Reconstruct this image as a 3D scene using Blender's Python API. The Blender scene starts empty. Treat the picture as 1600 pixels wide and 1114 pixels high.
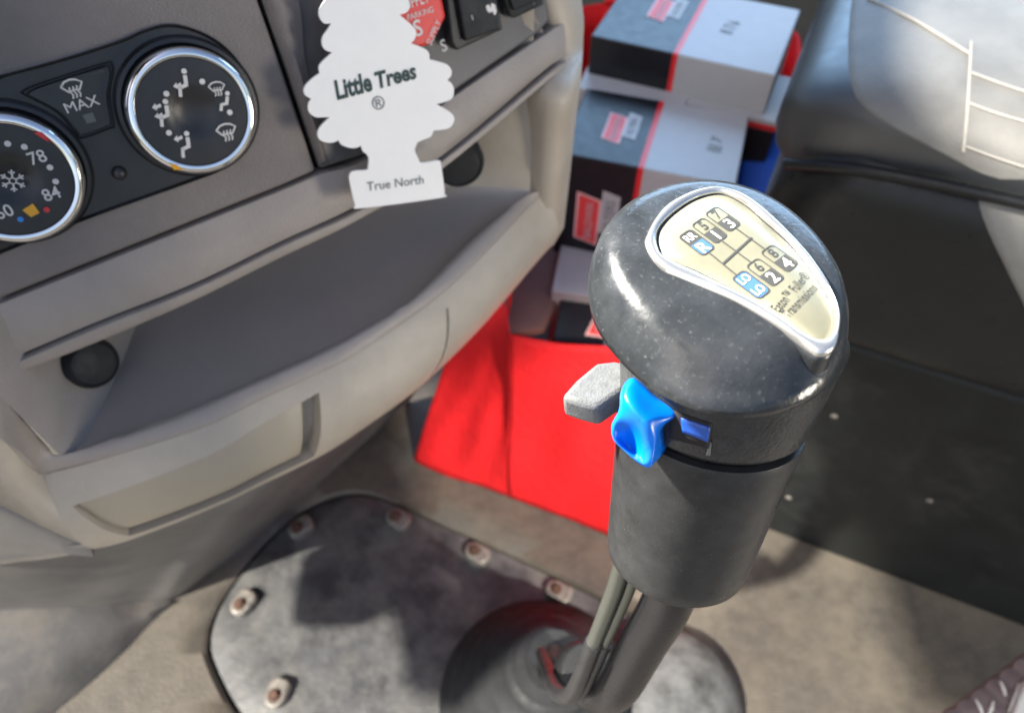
import bpy, bmesh, math, random
from mathutils import Vector, Matrix
V = Vector
R = math.radians
random.seed(4)
sc = bpy.context.scene
col = sc.collection

# ------------------------------------------------------------------ camera
CAM = V((0, 0, 0.85)); PITCH = R(52); FPX = 1164.0
cam_d = bpy.data.cameras.new('camera'); cam = bpy.data.objects.new('camera', cam_d); col.objects.link(cam)
cam.location = CAM; cam.rotation_euler = (R(90) - PITCH, 0, 0)
cam_d.sensor_width = 36; cam_d.lens = FPX / 1600 * 36
cam_d.clip_start = 0.01; cam_d.clip_end = 200
cam_d.dof.use_dof = True; cam_d.dof.focus_distance = 0.238; cam_d.dof.aperture_fstop = 11.5
sc.camera = cam

# ------------------------------------------------------------------ light
SUN = V((-0.49, -0.43, 0.76)).normalized()
w = bpy.data.worlds.new('World'); sc.world = w; w.use_nodes = True
wn = w.node_tree.nodes; wl = w.node_tree.links
sky = wn.new('ShaderNodeTexSky'); sky.sky_type = 'NISHITA'; sky.sun_disc = False
sky.sun_elevation = math.asin(SUN.z); sky.sun_rotation = math.atan2(SUN.x, SUN.y) % (2 * math.pi)
bg = wn['Background']; bg.inputs['Strength'].default_value = 0.12
sky.air_density = .9; sky.dust_density = 2.5; sky.ozone_density = .9
wl.new(sky.outputs[0], bg.inputs['Color'])
sd = bpy.data.lights.new('sun', 'SUN'); sd.energy = 6.0; sd.angle = R(1.6); sd.color = (1, .93, .83)
so = bpy.data.objects.new('sun', sd); col.objects.link(so); so.rotation_euler = SUN.to_track_quat('Z', 'Y').to_euler()
so.location = (-2, 0, 3)
def area_light(name, loc, aim, sx, sy, watts, c):   # area light: daylight of the passenger window, and one added right-hand light
    l = bpy.data.lights.new(name, 'AREA'); l.shape = 'RECTANGLE'; l.size = sx; l.size_y = sy; l.energy = watts; l.color = c
    o = bpy.data.objects.new(name, l); col.objects.link(o); o.location = loc; o.rotation_euler = (V(loc) - V(aim)).to_track_quat('Z', 'Y').to_euler(); return o
area_light('right_fill_light', (1.25, -.42, .56), (.07, .15, .6), .25, .40, 6.0, (1, .92, .80))  # added low light from the right for knob and dashboard, no window there
area_light('passenger_window_light', (.75, 2.1, 1.25), (.25, .6, .5), 2.0, .9, 22.0, (.40, .66, 1))
# added spot standing in for sun through the windscreen, onto the gear knob
def beam(name, loc, aim, watts, cone, c, soft=.03):
    l = bpy.data.lights.new(name, 'SPOT'); l.energy = watts; l.spot_size = R(cone); l.spot_blend = .4; l.shadow_soft_size = soft; l.color = c
    o = bpy.data.objects.new(name, l); col.objects.link(o); o.location = loc; o.rotation_euler = (V(loc) - V(aim)).to_track_quat('Z', 'Y').to_euler(); return o
beam('windscreen_beam', (-1.30, .78, 1.80), (.058, .135, .62), 620, 11, (1, .95, .87), .06)
# added spot that brightens the bag, with no window behind it
beam('bag_spot', (.90, -1.2, 1.9), (.13, .39, .12), 290, 9.5, (1, .93, .82))
sc.view_settings.view_transform = 'Standard'; sc.view_settings.look = 'None'
sc.view_settings.exposure = 0.95; sc.view_settings.gamma = 1.0

# ------------------------------------------------------------------ geometry helpers
def pdir(px, py):
    a = (px - 800) / FPX; b = (557 - py) / FPX
    return V((a, math.cos(PITCH) + b * math.sin(PITCH), -math.sin(PITCH) + b * math.cos(PITCH)))
def at_z(px, py, z): d = pdir(px, py); return CAM + d * ((z - CAM.z) / d.z)
def at_d(px, py, dep): return CAM + pdir(px, py) * dep
def on_pl(px, py, p, n): d = pdir(px, py); return CAM + d * ((p - CAM).dot(n) / d.dot(n))

def catmull(pts, m=6, closed=False):
    out = []; n = len(pts)
    for i in range(n if closed else n - 1):
        if closed: p = [pts[(i + k - 1) % n] for k in range(4)]
        else: p = [pts[max(0, min(n - 1, i + k - 1))] for k in range(4)]
        for j in range(m):
            t = j / m
            out.append(0.5 * ((2 * p[1]) + (p[2] - p[0]) * t + (2 * p[0] - 5 * p[1] + 4 * p[2] - p[3]) * t * t + (3 * p[1] - p[0] - 3 * p[2] + p[3]) * t ** 3))
    if not closed: out.append(pts[-1].copy())
    return out

class MB:
    def __init__(s): s.v = []; s.f = []; s.m = []
    def add(s, vs, fs, mi=0):
        o = len(s.v); s.v += [V(x) for x in vs]; s.f += [tuple(i + o for i in f) for f in fs]; s.m += [mi] * len(fs); return s
    def loft(s, rings, closed=False, cap0=False, cap1=False, mi=0):
        n = len(rings[0]); vs = [p for r in rings for p in r]; fs = []
        for i in range(len(rings) - 1):
            for j in range(n if closed else n - 1):
                k = (j + 1) % n
                fs.append((i * n + j, i * n + k, (i + 1) * n + k, (i + 1) * n + j))
        if cap0: fs.append(tuple(range(n))[::-1])
        if cap1: fs.append(tuple((len(rings) - 1) * n + j for j in range(n)))
        return s.add(vs, fs, mi)
    def box(s, c, dx, dy, dz, mi=0):   # centre and three full edge vectors
        c = V(c); vs = []
        for k in (-.5, .5):
            for j in (-.5, .5):
                for i in (-.5, .5): vs.append(c + V(dx) * i + V(dy) * j + V(dz) * k)
        return s.add(vs, [(0, 2, 3, 1), (4, 5, 7, 6), (0, 1, 5, 4), (2, 6, 7, 3), (0, 4, 6, 2), (1, 3, 7, 5)], mi)
    def prism(s, pts, d, mi=0):        # outline extruded by vector d
        pts = [V(p) for p in pts]; n = len(pts); d = V(d)
        vs = pts + [p + d for p in pts]
        fs = [tuple(range(n))[::-1], tuple(range(n, 2 * n))] + [(i, (i + 1) % n, n + (i + 1) % n, n + i) for i in range(n)]
        return s.add(vs, fs, mi)
    def tube(s, path, r, seg=12, cap=True, mi=0):
        path = [V(p) for p in path]; rings = []; prev = None
        for i, p in enumerate(path):
            t = (path[min(i + 1, len(path) - 1)] - path[max(i - 1, 0)]).normalized()
            a = prev if prev is not None else (V((0, 0, 1)) if abs(t.z) < .9 else V((1, 0, 0)))
            a = (a - t * a.dot(t)).normalized(); prev = a; b = t.cross(a)
            rr = r[i] if isinstance(r, (list, tuple)) else r
            rings.append([p + (a * math.cos(2 * math.pi * k / seg) + b * math.sin(2 * math.pi * k / seg)) * rr for k in range(seg)])
        return s.loft(rings, True, cap, cap, mi)
    def lathe(s, o, ax, prof, seg=48, cap0=True, cap1=True, mi=0):   # prof: (radius, height along ax)
        ax = V(ax).normalized(); a = ax.orthogonal().normalized(); b = ax.cross(a); o = V(o)
        rings = [[o + ax * h + (a * math.cos(2 * math.pi * k / seg) + b * math.sin(2 * math.pi * k / seg)) * r for k in range(seg)] for r, h in prof]
        return s.loft(rings, True, cap0, cap1, mi)
    def build(s, name, mats, parent=None, smooth=None, bevel=0, sub=0, seg=2, origin=None, recalc=True):
        me = bpy.data.meshes.new(name)
        me.from_pydata([tuple(x) for x in s.v], [], s.f)
        if not isinstance(mats, (list, tuple)): mats = [mats]
        for m in mats: me.materials.append(m)
        for p, i in zip(me.polygons, s.m): p.material_index = i
        bm = bmesh.new(); bm.from_mesh(me)
        bmesh.ops.remove_doubles(bm, verts=bm.verts, dist=1e-6)
        if recalc: bmesh.ops.recalc_face_normals(bm, faces=bm.faces)
        bm.to_mesh(me); bm.free()
        return link(name, me, parent, smooth, bevel, sub, seg, origin)

def link(name, me, parent=None, smooth=None, bevel=0, sub=0, seg=2, origin=None):
    o = bpy.data.objects.new(name, me); col.objects.link(o)
    if smooth is not None:
        me.polygons.foreach_set('use_smooth', [True] * len(me.polygons))
        if smooth < 180: me.set_sharp_from_angle(angle=R(smooth))
    if origin is not None:
        me.transform(Matrix.Translation(-V(origin))); o.location = origin
    if parent is not None:
        o.parent = parent; bpy.context.view_layer.update()
        o.matrix_parent_inverse = parent.matrix_world.inverted()
    if bevel:
        b = o.modifiers.new('bevel', 'BEVEL'); b.width = bevel; b.segments = seg; b.limit_method = 'ANGLE'; b.angle_limit = R(35)
        me.polygons.foreach_set('use_smooth', [True] * len(me.polygons)); me.set_sharp_from_angle(angle=R(40))
        b.harden_normals = False
    if sub:
        b = o.modifiers.new('sub', 'SUBSURF'); b.levels = sub; b.render_levels = sub
    return o

def tag(o, label, cat, group=None):
    o['label'] = label; o['category'] = cat
    if group: o['group'] = group
    return o
def struct(o): o['kind'] = 'structure'; return o
def empty(name, loc, label, cat, group=None):
    o = bpy.data.objects.new(name, None); col.objects.link(o); o.location = loc; o.empty_display_size = .02
    bpy.context.view_layer.update()
    return tag(o, label, cat, group)

# ------------------------------------------------------------------ materials
def mat(name, c, rough=.5, metal=0, var=0, vscale=60, bump=0, bscale=400, rvar=0, coat=0, dust=None, spec=.5, trans=0, dscale=35, damt=(.45, .7), sheen=0):
    m = bpy.data.materials.new(name); m.use_nodes = True; nt = m.node_tree; N = nt.nodes; L = nt.links
    b = N['Principled BSDF']; b.inputs['Roughness'].default_value = rough; b.inputs['Metallic'].default_value = metal
    b.inputs['Base Color'].default_value = (*c, 1); b.inputs['Coat Weight'].default_value = coat; b.inputs['Coat Roughness'].default_value = .12
    b.inputs['Specular IOR Level'].default_value = spec; b.inputs['Sheen Weight'].default_value = sheen
    tc = N.new('ShaderNodeTexCoord')
    src = None
    if var:
        n = N.new('ShaderNodeTexNoise'); n.inputs['Scale'].default_value = vscale; n.inputs['Detail'].default_value = 8; n.inputs['Roughness'].default_value = .65
        L.new(tc.outputs['Object'], n.inputs['Vector'])
        r = N.new('ShaderNodeValToRGB'); e = r.color_ramp.elements
        e[0].position = .3; e[0].color = (*[x * (1 - var) for x in c], 1); e[1].position = .7; e[1].color = (*[min(1, x * (1 + var)) for x in c], 1)
        L.new(n.outputs['Fac'], r.inputs['Fac']); src = r.outputs['Color']
    if dust:
        n = N.new('ShaderNodeTexNoise'); n.inputs['Scale'].default_value = dscale; n.inputs['Detail'].default_value = 10; n.inputs['Roughness'].default_value = .7
        L.new(tc.outputs['Object'], n.inputs['Vector'])
        r = N.new('ShaderNodeMapRange'); r.inputs['From Min'].default_value = damt[0]; r.inputs['From Max'].default_value = damt[1]; r.inputs['To Max'].default_value = .8
        L.new(n.outputs['Fac'], r.inputs['Value'])
        mx = N.new('ShaderNodeMix'); mx.data_type = 'RGBA'
        if src: L.new(src, mx.inputs[6])
        else: mx.inputs[6].default_value = (*c, 1)
        mx.inputs[7].default_value = (*dust, 1); L.new(r.outputs[0], mx.inputs[0]); src = mx.outputs[2]
    if src: L.new(src, b.inputs['Base Color'])
    if rvar:
        n = N.new('ShaderNodeTexNoise'); n.inputs['Scale'].default_value = 90; n.inputs['Detail'].default_value = 6
        L.new(tc.outputs['Object'], n.inputs['Vector'])
        r = N.new('ShaderNodeMapRange'); r.inputs['From Min'].default_value = .3; r.inputs['From Max'].default_value = .7
        r.inputs['To Min'].default_value = max(.02, rough - rvar); r.inputs['To Max'].default_value = min(1, rough + rvar)
        L.new(n.outputs['Fac'], r.inputs['Value']); L.new(r.outputs[0], b.inputs['Roughness'])
    if bump:
        n = N.new('ShaderNodeTexNoise'); n.inputs['Scale'].default_value = bscale; n.inputs['Detail'].default_value = 4
        L.new(tc.outputs['Object'], n.inputs['Vector'])
        p = N.new('ShaderNodeBump'); p.inputs['Strength'].default_value = bump; p.inputs['Distance'].default_value = .002
        L.new(n.outputs['Fac'], p.inputs['Height']); L.new(p.outputs[0], b.inputs['Normal'])
    if trans:
        t = N.new('ShaderNodeBsdfTranslucent'); t.inputs['Color'].default_value = (*c, 1)
        ms = N.new('ShaderNodeMixShader'); ms.inputs[0].default_value = trans
        L.new(b.outputs[0], ms.inputs[1]); L.new(t.outputs[0], ms.inputs[2]); L.new(ms.outputs[0], N['Material Output'].inputs[0])
    return m

M = {}
M['taupe'] = mat('dash_taupe', (.16, .138, .126), .5, var=.1, vscale=40, bump=.3, bscale=900, rvar=.08)
M['rail'] = mat('dash_rail', (.278, .242, .214), .42, var=.09, vscale=25, bump=.25, bscale=900, rvar=.08)
M['beige'] = mat('dash_beige', (.385, .335, .268), .45, var=.09, vscale=22, bump=.25, bscale=900, rvar=.1)
M['tray'] = mat('tray_grey', (.335, .295, .268), .5, var=.08, vscale=12, bump=.15, bscale=900)
M['swpanel'] = mat('switch_panel_grey', (.085, .08, .08), .42, var=.1, bump=.1, bscale=1500)
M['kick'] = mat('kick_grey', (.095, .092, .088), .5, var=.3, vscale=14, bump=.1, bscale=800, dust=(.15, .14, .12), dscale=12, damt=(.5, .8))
M['black'] = mat('black_plastic', (.016, .016, .017), .35, var=.2, bump=.06, bscale=1200, rvar=.08)
M['shaft'] = mat('shaft_black', (.009, .009, .01), .24, spec=.25, rvar=.08, bump=.04, bscale=600)
M['gap'] = mat('dark_gap', (.008, .007, .007), .8)
M['rubber'] = mat('black_rubber', (.02, .021, .022), .6, spec=.25, var=.3, vscale=30, bump=.2, bscale=300, rvar=.15)
M['chrome'] = mat('chrome', (.86, .85, .84), .09, 1, rvar=.05)
M['print'] = mat('white_print', (.62, .59, .55), .6)
M['amber'] = mat('amber_print', (.75, .36, .02), .5)
M['redp'] = mat('red_print', (.62, .03, .03), .5)
M['bluep'] = mat('blue_print', (.03, .22, .6), .5)
M['card'] = mat('freshener_card', (.82, .80, .755), .75, var=.02, vscale=80, bump=.1, bscale=2500)
M['ink'] = mat('dark_green_ink', (.012, .04, .035), .6)
M['ink2'] = mat('grey_ink', (.09, .10, .10), .6)
M['redknob'] = mat('red_plastic', (.62, .03, .025), .35, var=.08)
M['grip'] = mat('grip_black', (.024, .025, .026), .34, var=.3, vscale=120, bump=.08, bscale=1600, rvar=.1, coat=.0, spec=.3, dust=(.45, .45, .44), dscale=1600, damt=(.64, .76))
M['head'] = mat('head_black', (.026, .029, .032), .24, var=.3, vscale=90, bump=.06, bscale=500, rvar=.1, dust=(.2, .21, .21), dscale=700, damt=(.58, .85), spec=.45)
M['collar'] = mat('collar_black', (.024, .026, .028), .30, spec=.35, var=.3, vscale=200, bump=.22, bscale=700, rvar=.1, dust=(.22, .22, .22), dscale=900, damt=(.62, .8))
M['seamtan'] = mat('parting_tan', (.20, .17, .13), .5, var=.3, vscale=300)
M['gold'] = mat('gold_plate', (.30, .285, .195), .36, .45, var=.1, vscale=60, rvar=.06, coat=.3)
M['bezel'] = mat('silver_bezel', (.66, .65, .62), .24, .85, var=.08, rvar=.08)
M['blue'] = mat('blue_switch', (.0, .16, .72), .28, var=.05, rvar=.06)
M['bluedk'] = mat('slider_blue', (.01, .07, .36), .4, var=.2, vscale=300)
M['greyl'] = mat('grey_lever', (.12, .125, .125), .5, var=.2, vscale=300, bump=.2, bscale=1500)
M['tube'] = mat('air_line_grey', (.04, .042, .036), .3, spec=.35, var=.1)
M['plblack'] = mat('pattern_black', (.05, .05, .045), .45)
M['plblue'] = mat('pattern_blue', (.05, .13, .32), .45)
M['red'] = mat('bag_red', (.82, .012, .016), .75, var=.12, vscale=30, bump=.9, bscale=110, trans=.35)
M['bagin'] = mat('cardboard_brown', (.13, .06, .05), .8, var=.12, vscale=40)
M['cblack'] = mat('carton_black', (.014, .014, .017), .33, var=.2, spec=.3, rvar=.05, bump=.01, bscale=60)
M['cwhite'] = mat('carton_white', (.42, .41, .41), .5, var=.04, bump=.03, bscale=80)
M['cred'] = mat('carton_red', (.7, .02, .025), .4)
M['logored'] = mat('logo_red', (.72, .05, .05), .45)
M['logopink'] = mat('logo_edge', (.75, .42, .40), .45)
M['vinyl'] = mat('seat_vinyl', (.022, .025, .028), .42, var=.15, vscale=18, bump=.06, bscale=700, rvar=.05, spec=1.0)
M['sunlit'] = mat('seat_sunlit_grey', (.165, .165, .155), .6, var=.2, vscale=22, bump=.3, bscale=900)  # sun on the seat put into the colour as a paler grey
M['vinylside'] = mat('seat_vinyl_black', (.009, .010, .0105), .36, spec=.3, var=.2, vscale=25, bump=.12, bscale=700, rvar=.1)
M['basep'] = mat('seat_base_black', (.008, .0095, .0095), .45, spec=.22, var=.3, vscale=20, bump=.1, bscale=500, dust=(.03, .03, .03), dscale=16, damt=(.52, .8))
M['stitch'] = mat('stitch', (.36, .345, .31), .7)
M['floor'] = mat('floor_tan', (.066, .060, .050), .5, var=.3, vscale=60, bump=.35, bscale=300, dust=(.135, .116, .088), dscale=9, damt=(.4, .75))
M['plate'] = mat('plate_rubber', (.05, .052, .055), .45, var=.5, vscale=26, bump=.35, bscale=160, dust=(.15, .15, .14), dscale=17, damt=(.42, .7))
M['dome'] = mat('dusty_dome', (.085, .088, .088), .5, var=.6, vscale=36, bump=.3, bscale=120, rvar=.15)
M['bolt'] = mat('clip_tan', (.185, .172, .152), .5, var=.5, vscale=160, metal=.3)
M['rust'] = mat('rust', (.09, .05, .035), .65, metal=.4, var=.4, vscale=150)
M['wall'] = mat('dark_wall', (.018, .02, .021), .6, var=.2)
M['mauve'] = mat('mauve_rubber', (.2, .155, .15), .55, var=.15, vscale=80)
M['steel'] = mat('bright_trim', (.75, .75, .68), .35, .3)
M['blueb'] = mat('blue_film', (.01, .10, .62), .45)

# ------------------------------------------------------------------ text
def text_mesh(body, shear=0, off=0, ext=.0):
    cu = bpy.data.curves.new('t', 'FONT'); cu.body = body; cu.shear = shear; cu.offset = off; cu.resolution_u = 3; cu.align_x = 'LEFT'
    o = bpy.data.objects.new('t', cu); col.objects.link(o); dg = bpy.context.evaluated_depsgraph_get()
    me = bpy.data.meshes.new_from_object(o.evaluated_get(dg)); bpy.data.objects.remove(o); bpy.data.curves.remove(cu)
    return me
def text_on(name, body, a, b, n, m, parent, hs=1.0, shear=0, off=0, hgt=None):
    """flat print: text whose baseline runs from point a to point b on a surface with normal n"""
    me = text_mesh(body, shear, off); xs = [v.co.x for v in me.vertices]; x0, x1 = min(xs), max(xs)
    ex = (b - a); wd = ex.length; ex.normalize(); n = n.normalized(); ey = n.cross(ex).normalized()
    s = wd / (x1 - x0); sy = s * hs
    if hgt: sy = hgt / .73
    for v in me.vertices: v.co = a + ex * ((v.co.x - x0) * s) + ey * (v.co.y * sy)
    me.materials.append(m)
    return link(name, me, parent)
def text_at(name, body, c, ex, n, h, m, parent, off=0, wide=1):
    me = text_mesh(body, 0, off); xs = [v.co.x for v in me.vertices]; ys = [v.co.y for v in me.vertices]
    mx = (min(xs) + max(xs)) / 2; my = (min(ys) + max(ys)) / 2; s = h / (max(ys) - min(ys)); ex = ex.normalized(); ey = n.normalized().cross(ex).normalized()
    for v in me.vertices: v.co = c + ex * ((v.co.x - mx) * s * wide) + ey * ((v.co.y - my) * s)
    me.materials.append(m)
    return link(name, me, parent)

# ================================================================== SETTING
FLOORZ = 0.0
# the floor covering: a sheet with an opening for the shift tower plate
plate_px = [(330, 1040), (322, 995), (338, 945), (372, 893), (420, 838), (470, 797), (522, 774), (570, 770), (625, 788), (700, 822), (800, 866), (900, 914), (960, 944), (1040, 990), (1110, 1040), (1150, 1110), (1150, 1200), (1000, 1290), (700, 1290), (480, 1230), (380, 1130)]
plate_out = catmull([at_z(x, y, 0) for x, y in plate_px], 6, True)
def ring_grid(outline, zf, half):
    c = sum(outline, V()) / len(outline); rings = []
    for k, t in enumerate([0, .004, .03, .08, .2, .5, 1.0, 2.5]):
        rr = []
        for p in outline:
            d = (p - c); d.z = 0
            far = V((c.x, c.y, 0)) + d.normalized() * half
            rr.append((V((p.x, p.y, 0)).lerp(far, t / 2.5)) + V((0, 0, zf(k))))
        rings.append(rr)
    return rings
mb = MB(); g = ring_grid(plate_out, lambda k: -.008 if k == 0 else (0.0 if k > 1 else -.0015), 3.5); mb.loft(g, True)
fl = struct(mb.build('floor', M['floor'], smooth=50))
# engine side wall far beyond the bag
mb = MB(); mb.box((0.3, 1.32, .25), (3, 0, 0), (0, .05, 0), (0, 0, .6)); struct(mb.build('cab_wall', M['wall'], bevel=.01))
# unseen sheet overhead, added and outlined to shade dashboard, knob, cartons and seat
ZR = 1.5; k_ = (ZR - 1.05) / SUN.z
ro = [(-.95, -.01), (-.62, .03), (-.47, .05), (-.42, .045), (-.36, .02), (-.30, .02), (-.27, .03), (-.255, .0), (-.25, -.1), (-.25, -.42), (-.02, -.42), (-.005, -.1), (-.008, 0), (-.02, .066), (-.045, .10), (-.058, .167), (-.04, .237), (.0, .32), (.0, .75), (-.95, .75)]
mb = MB(); mb.prism([V((x + SUN.x * k_, y + SUN.y * k_, ZR)) for x, y in ro], (0, 0, .03)); struct(mb.build('shade_sheet', M['wall'], bevel=.006))
# unseen block added left of the dashboard to keep the sun off it
mb = MB(); mb.prism([V((-.39, y, z)) for y, z in ((.17, .34), (.17, 1.0), (.12, 1.05), (.07, 1.10), (.02, 1.12), (-.05, 1.12), (-.12, 1.02), (-.15, .85), (-.12, .56), (.04, .50), (.08, .34))], (-.09, 0, 0)); struct(mb.build('shade_block', M['wall'], bevel=.015, seg=3))

# ================================================================== SHIFT TOWER PLATE
pl = empty('floor_plate', at_z(600, 950, -.006), 'scuffed black rubber floor plate under the gear lever, bolted round its edge', 'floor plate')
mb = MB(); c = sum(plate_out, V()) / len(plate_out)
rings = []
for s_, z in ((.985, -.012), (.982, -.0045), (.972, -.003), (.8, -.003), (.4, -.002), (.02, -.002)):
    rings.append([c + (p - c) * s_ + V((0, 0, z)) for p in plate_out])
mb.loft(rings, True, False, True); mb.build('rubber_sheet', M['plate'], pl, smooth=50)
for (bx, by, ang) in ((470, 826, 40), (622, 812, -30), (745, 866, -30), (872, 926, -28), (381, 944, 60), (434, 1085, 75)):
    p = at_z(bx, by, 0); a = R(ang); ex = V((math.cos(a), math.sin(a), 0)); ey = V((-ex.y, ex.x, 0)); Z = V((0, 0, 1))
    mb = MB(); o2 = []
    for k in range(10): t = math.pi / 2 + math.pi * k / 9; o2.append(p + ey * 0 + ex * (-.004 + .011 * math.cos(t)) + ey * (.011 * math.sin(t)))
    for q in ((.012, -.011), (.016, -.006), (.016, .006), (.012, .011)): o2.append(p + ex * q[0] + ey * q[1])
    mb.prism([q + Z * -.004 for q in o2], Z * .013)
    cl = mb.build('clip', M['bolt'], pl, bevel=.0025, seg=3)
    mb = MB(); mb.lathe(p + Z * .0088 - ex * .003, Z, [(.0068, -.001), (.0068, .0012), (.0052, .0012)], 20)
    mb.lathe(p + Z * .0098 - ex * .003, Z, [(.0048, 0), (.0048, .0035), (.004, .0045)], 6)
    mb.build('bolt', M['rust'], cl, smooth=30)

# bellows boot and dusty dome on the plate
boot_c = at_z(846, 1100, 0)
boot = empty('lever_boot', boot_c, 'black rubber bellows boot around the foot of the gear lever', 'boot')
prof = [(.118, -.003), (.120, .004)]
for k in range(5):
    r0 = .116 - .013 * k; z0 = .008 + .020 * k
    prof += [(r0, z0), (r0 + .004, z0 + .006), (r0 - .002, z0 + .013), (r0 - .012, z0 + .018)]
prof += [(.050, .112), (.047, .118), (.030, .122), (.0, .122)]
mb = MB(); mb.lathe(boot_c, V((0.05, .05, 1)), [(r * .9, h) for r, h in prof], 72, False, False); mb.build('bellows', M['rubber'], boot, smooth=60)
mb = MB(); mb.lathe(boot_c + V((.006, .006, .118)), (.05, .05, 1), [(.036, 0), (.038, .004), (.034, .010), (.026, .012), (.024, .03)], 40); mb.build('top_collar', M['rubber'], boot, smooth=40)
dc = at_z(1035, 1098, 0)
mb = MB(); mb.lathe(dc, (0, 0, 1), [(.083, -.004), (.083, .004), (.079, .016), (.068, .030), (.05, .040), (.026, .046), (.001, .047)], 56, False, False)
tag(mb.build('rubber_dome', M['dome'], smooth=60), 'low grey dusty rubber dome on the floor right of the bellows boot', 'rubber dome')

# ================================================================== GEAR LEVER
SEAM = V((.0655, .1368, .646)); HB = V((.0613, .1125, .5825))
AX = (SEAM - HB).normalized()
UP2 = V((-.02, -.05, 1)).normalized()
psi = .45
lever = empty('gear_lever', V((boot_c.x, boot_c.y, 0)), 'black truck gear lever with gold shift pattern plate on its egg-shaped knob', 'gear lever')
def frame(nrm):
    u = V((-math.sin(psi), math.cos(psi), 0)); u = (u - nrm * u.dot(nrm)).normalized(); v = u.cross(nrm).normalized(); return u, v
# lower handle
HL = (SEAM - HB).length
u0, v0 = frame(AX)
mb = MB(); prof = [(.0, -.001), (.0195, 0), (.0236, .0010), (.0255, .0032), (.0263, .008), (.0275, .025), (.0290, HL * .7), (.0305, HL - .004), (.0301, HL - .0012), (.0275, HL - .0008), (.0265, HL - .004)]
mb.lathe(HB, AX, prof, 96, False, True); mb.build('handle', M['grip'], lever, smooth=40)
mb = MB(); mb.lathe(SEAM, AX, [(.0262, -.008), (.0268, .003), (.0262, .006)], 64); mb.build('seam_core', M['gap'], lever, smooth=40)
mb = MB(); arc = []
for k in range(25):
    t = R(-150 + k * 3.6); arc.append(SEAM - AX * .0016 + (v0 * math.cos(t) + u0 * math.sin(t)) * .0298)
# head: sections along the lever axis, planes tipping towards the driver near the top
def sup(c, u, v, rf, rb, rv, n=2.3, egg=0, seg=96):
    out = []
    for k in range(seg):
        t = 2 * math.pi * k / seg; ct, st = math.cos(t), math.sin(t)
        a = math.copysign(abs(ct) ** (2 / n), ct); b = math.copysign(abs(st) ** (2 / n), st)
        uu = a * (rf if a > 0 else rb); vv = b * rv * (1 + egg * a)
        out.append(c + u * uu + v * vv)
    return out
rings = []
uN, vN = frame(AX)
for (h, r_) in ((.0012, .0262), (.0014, .0296), (.003, .0305), (.010, .0313), (.018, .0325)): rings.append(sup(SEAM + AX * h, uN, vN, r_, r_, r_, 2))
HU, HV, RF, RB_, RV, HS = -.0066, -.0156, .0387, .0373, .0332, 1.0526
for (h, k_) in ((.0235, .62), (.027, .70), (.031, .80), (.036, .90), (.041, .965), (.046, 1), (.051, .99), (.0555, .96), (.059, .90), (.061, .83), (.062, .74), (.0625, .3)):
    t = min(1, max(0, (h - .02) / .035)); nn = AX.lerp(UP2, t).normalized(); u, v = frame(nn); q = min(1, (h - .02) / .02)
    rg = sup(SEAM + AX * (h * HS) + u * (HU * q) + v * (HV * q), u, v, RF * k_, RB_ * k_, RV * (1 - (1 - k_) * .8), 2.2, .0124)
    if h < .053:
        mr = .0325 + (h - .018) * .13 if h < .031 else .0342 - (h - .031) * .45; out = []
        for p in rg:
            d = p - SEAM; ax_ = AX * d.dot(AX); pr = d - ax_
            if pr.length < mr: p = SEAM + ax_ + pr.normalized() * mr
            out.append(p)
        rg = out
    rings.append(rg)
mb = MB(); mb.loft(rings[:7], True, True, False); mb.build('collar', M['collar'], lever, smooth=60)
mb = MB(); mb.loft(rings[6:], True, False, True); head = mb.build('knob_head', M['head'], lever, smooth=60)
# worn parting line round the near side of the head
rg = [p for p in rings[8]]
cr_ = sum(rg, V()) / len(rg)
vis = [p + (p - cr_).normalized() * .0001 for p in rg if (CAM - p).normalized().dot((p - cr_).normalized()) > .12]
k0_ = max(range(len(vis)), key=lambda i: (vis[i] - vis[i - 1]).length); vis = vis[k0_:] + vis[:k0_]
mb = MB(); mb.tube(vis, [.0002] + [.0006] * (len(vis) - 2) + [.0002], 8); mb.build('parting_line', M['seamtan'], lever, smooth=60)
# plate on top
PT = SEAM + AX * .0660
def plp(px, py, off=0): return on_pl(px, py, PT + UP2 * off, UP2)
outer = [(1008, 380), (1011.5, 365), (1023.6, 342), (1043, 319), (1077, 301), (1108.5, 293), (1135, 295), (1164, 304.5), (1198, 329), (1234.5, 365), (1271, 406), (1297.5, 447.5), (1311, 484), (1312, 513), (1305, 542), (1285, 553), (1266, 546), (1234.5, 522.7), (1198, 498), (1149.7, 470.6), (1101, 450), (1060, 433), (1036, 422), (1019, 404)]
inner = [(1026, 372), (1032, 353), (1053, 331), (1084, 310.6), (1116, 301), (1140, 304.5), (1169, 321.5), (1198, 347), (1234.5, 379.7), (1266, 418.5), (1292.6, 459.7), (1305, 491), (1303.5, 515), (1292.6, 528.7), (1275.7, 530), (1251.5, 518), (1210, 489), (1174, 467), (1130, 445), (1089, 424.5), (1053, 408.8), (1033, 396.6)]
oo = catmull([plp(x, y) for x, y in outer], 5, True); cc = sum(oo, V()) / len(oo)
mb = MB()
def sc_ring(r, s_, off): return [cc + (p - cc) * s_ + UP2 * off for p in r]
ii = catmull([plp(x, y) for x, y in inner], 5, True)
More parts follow.
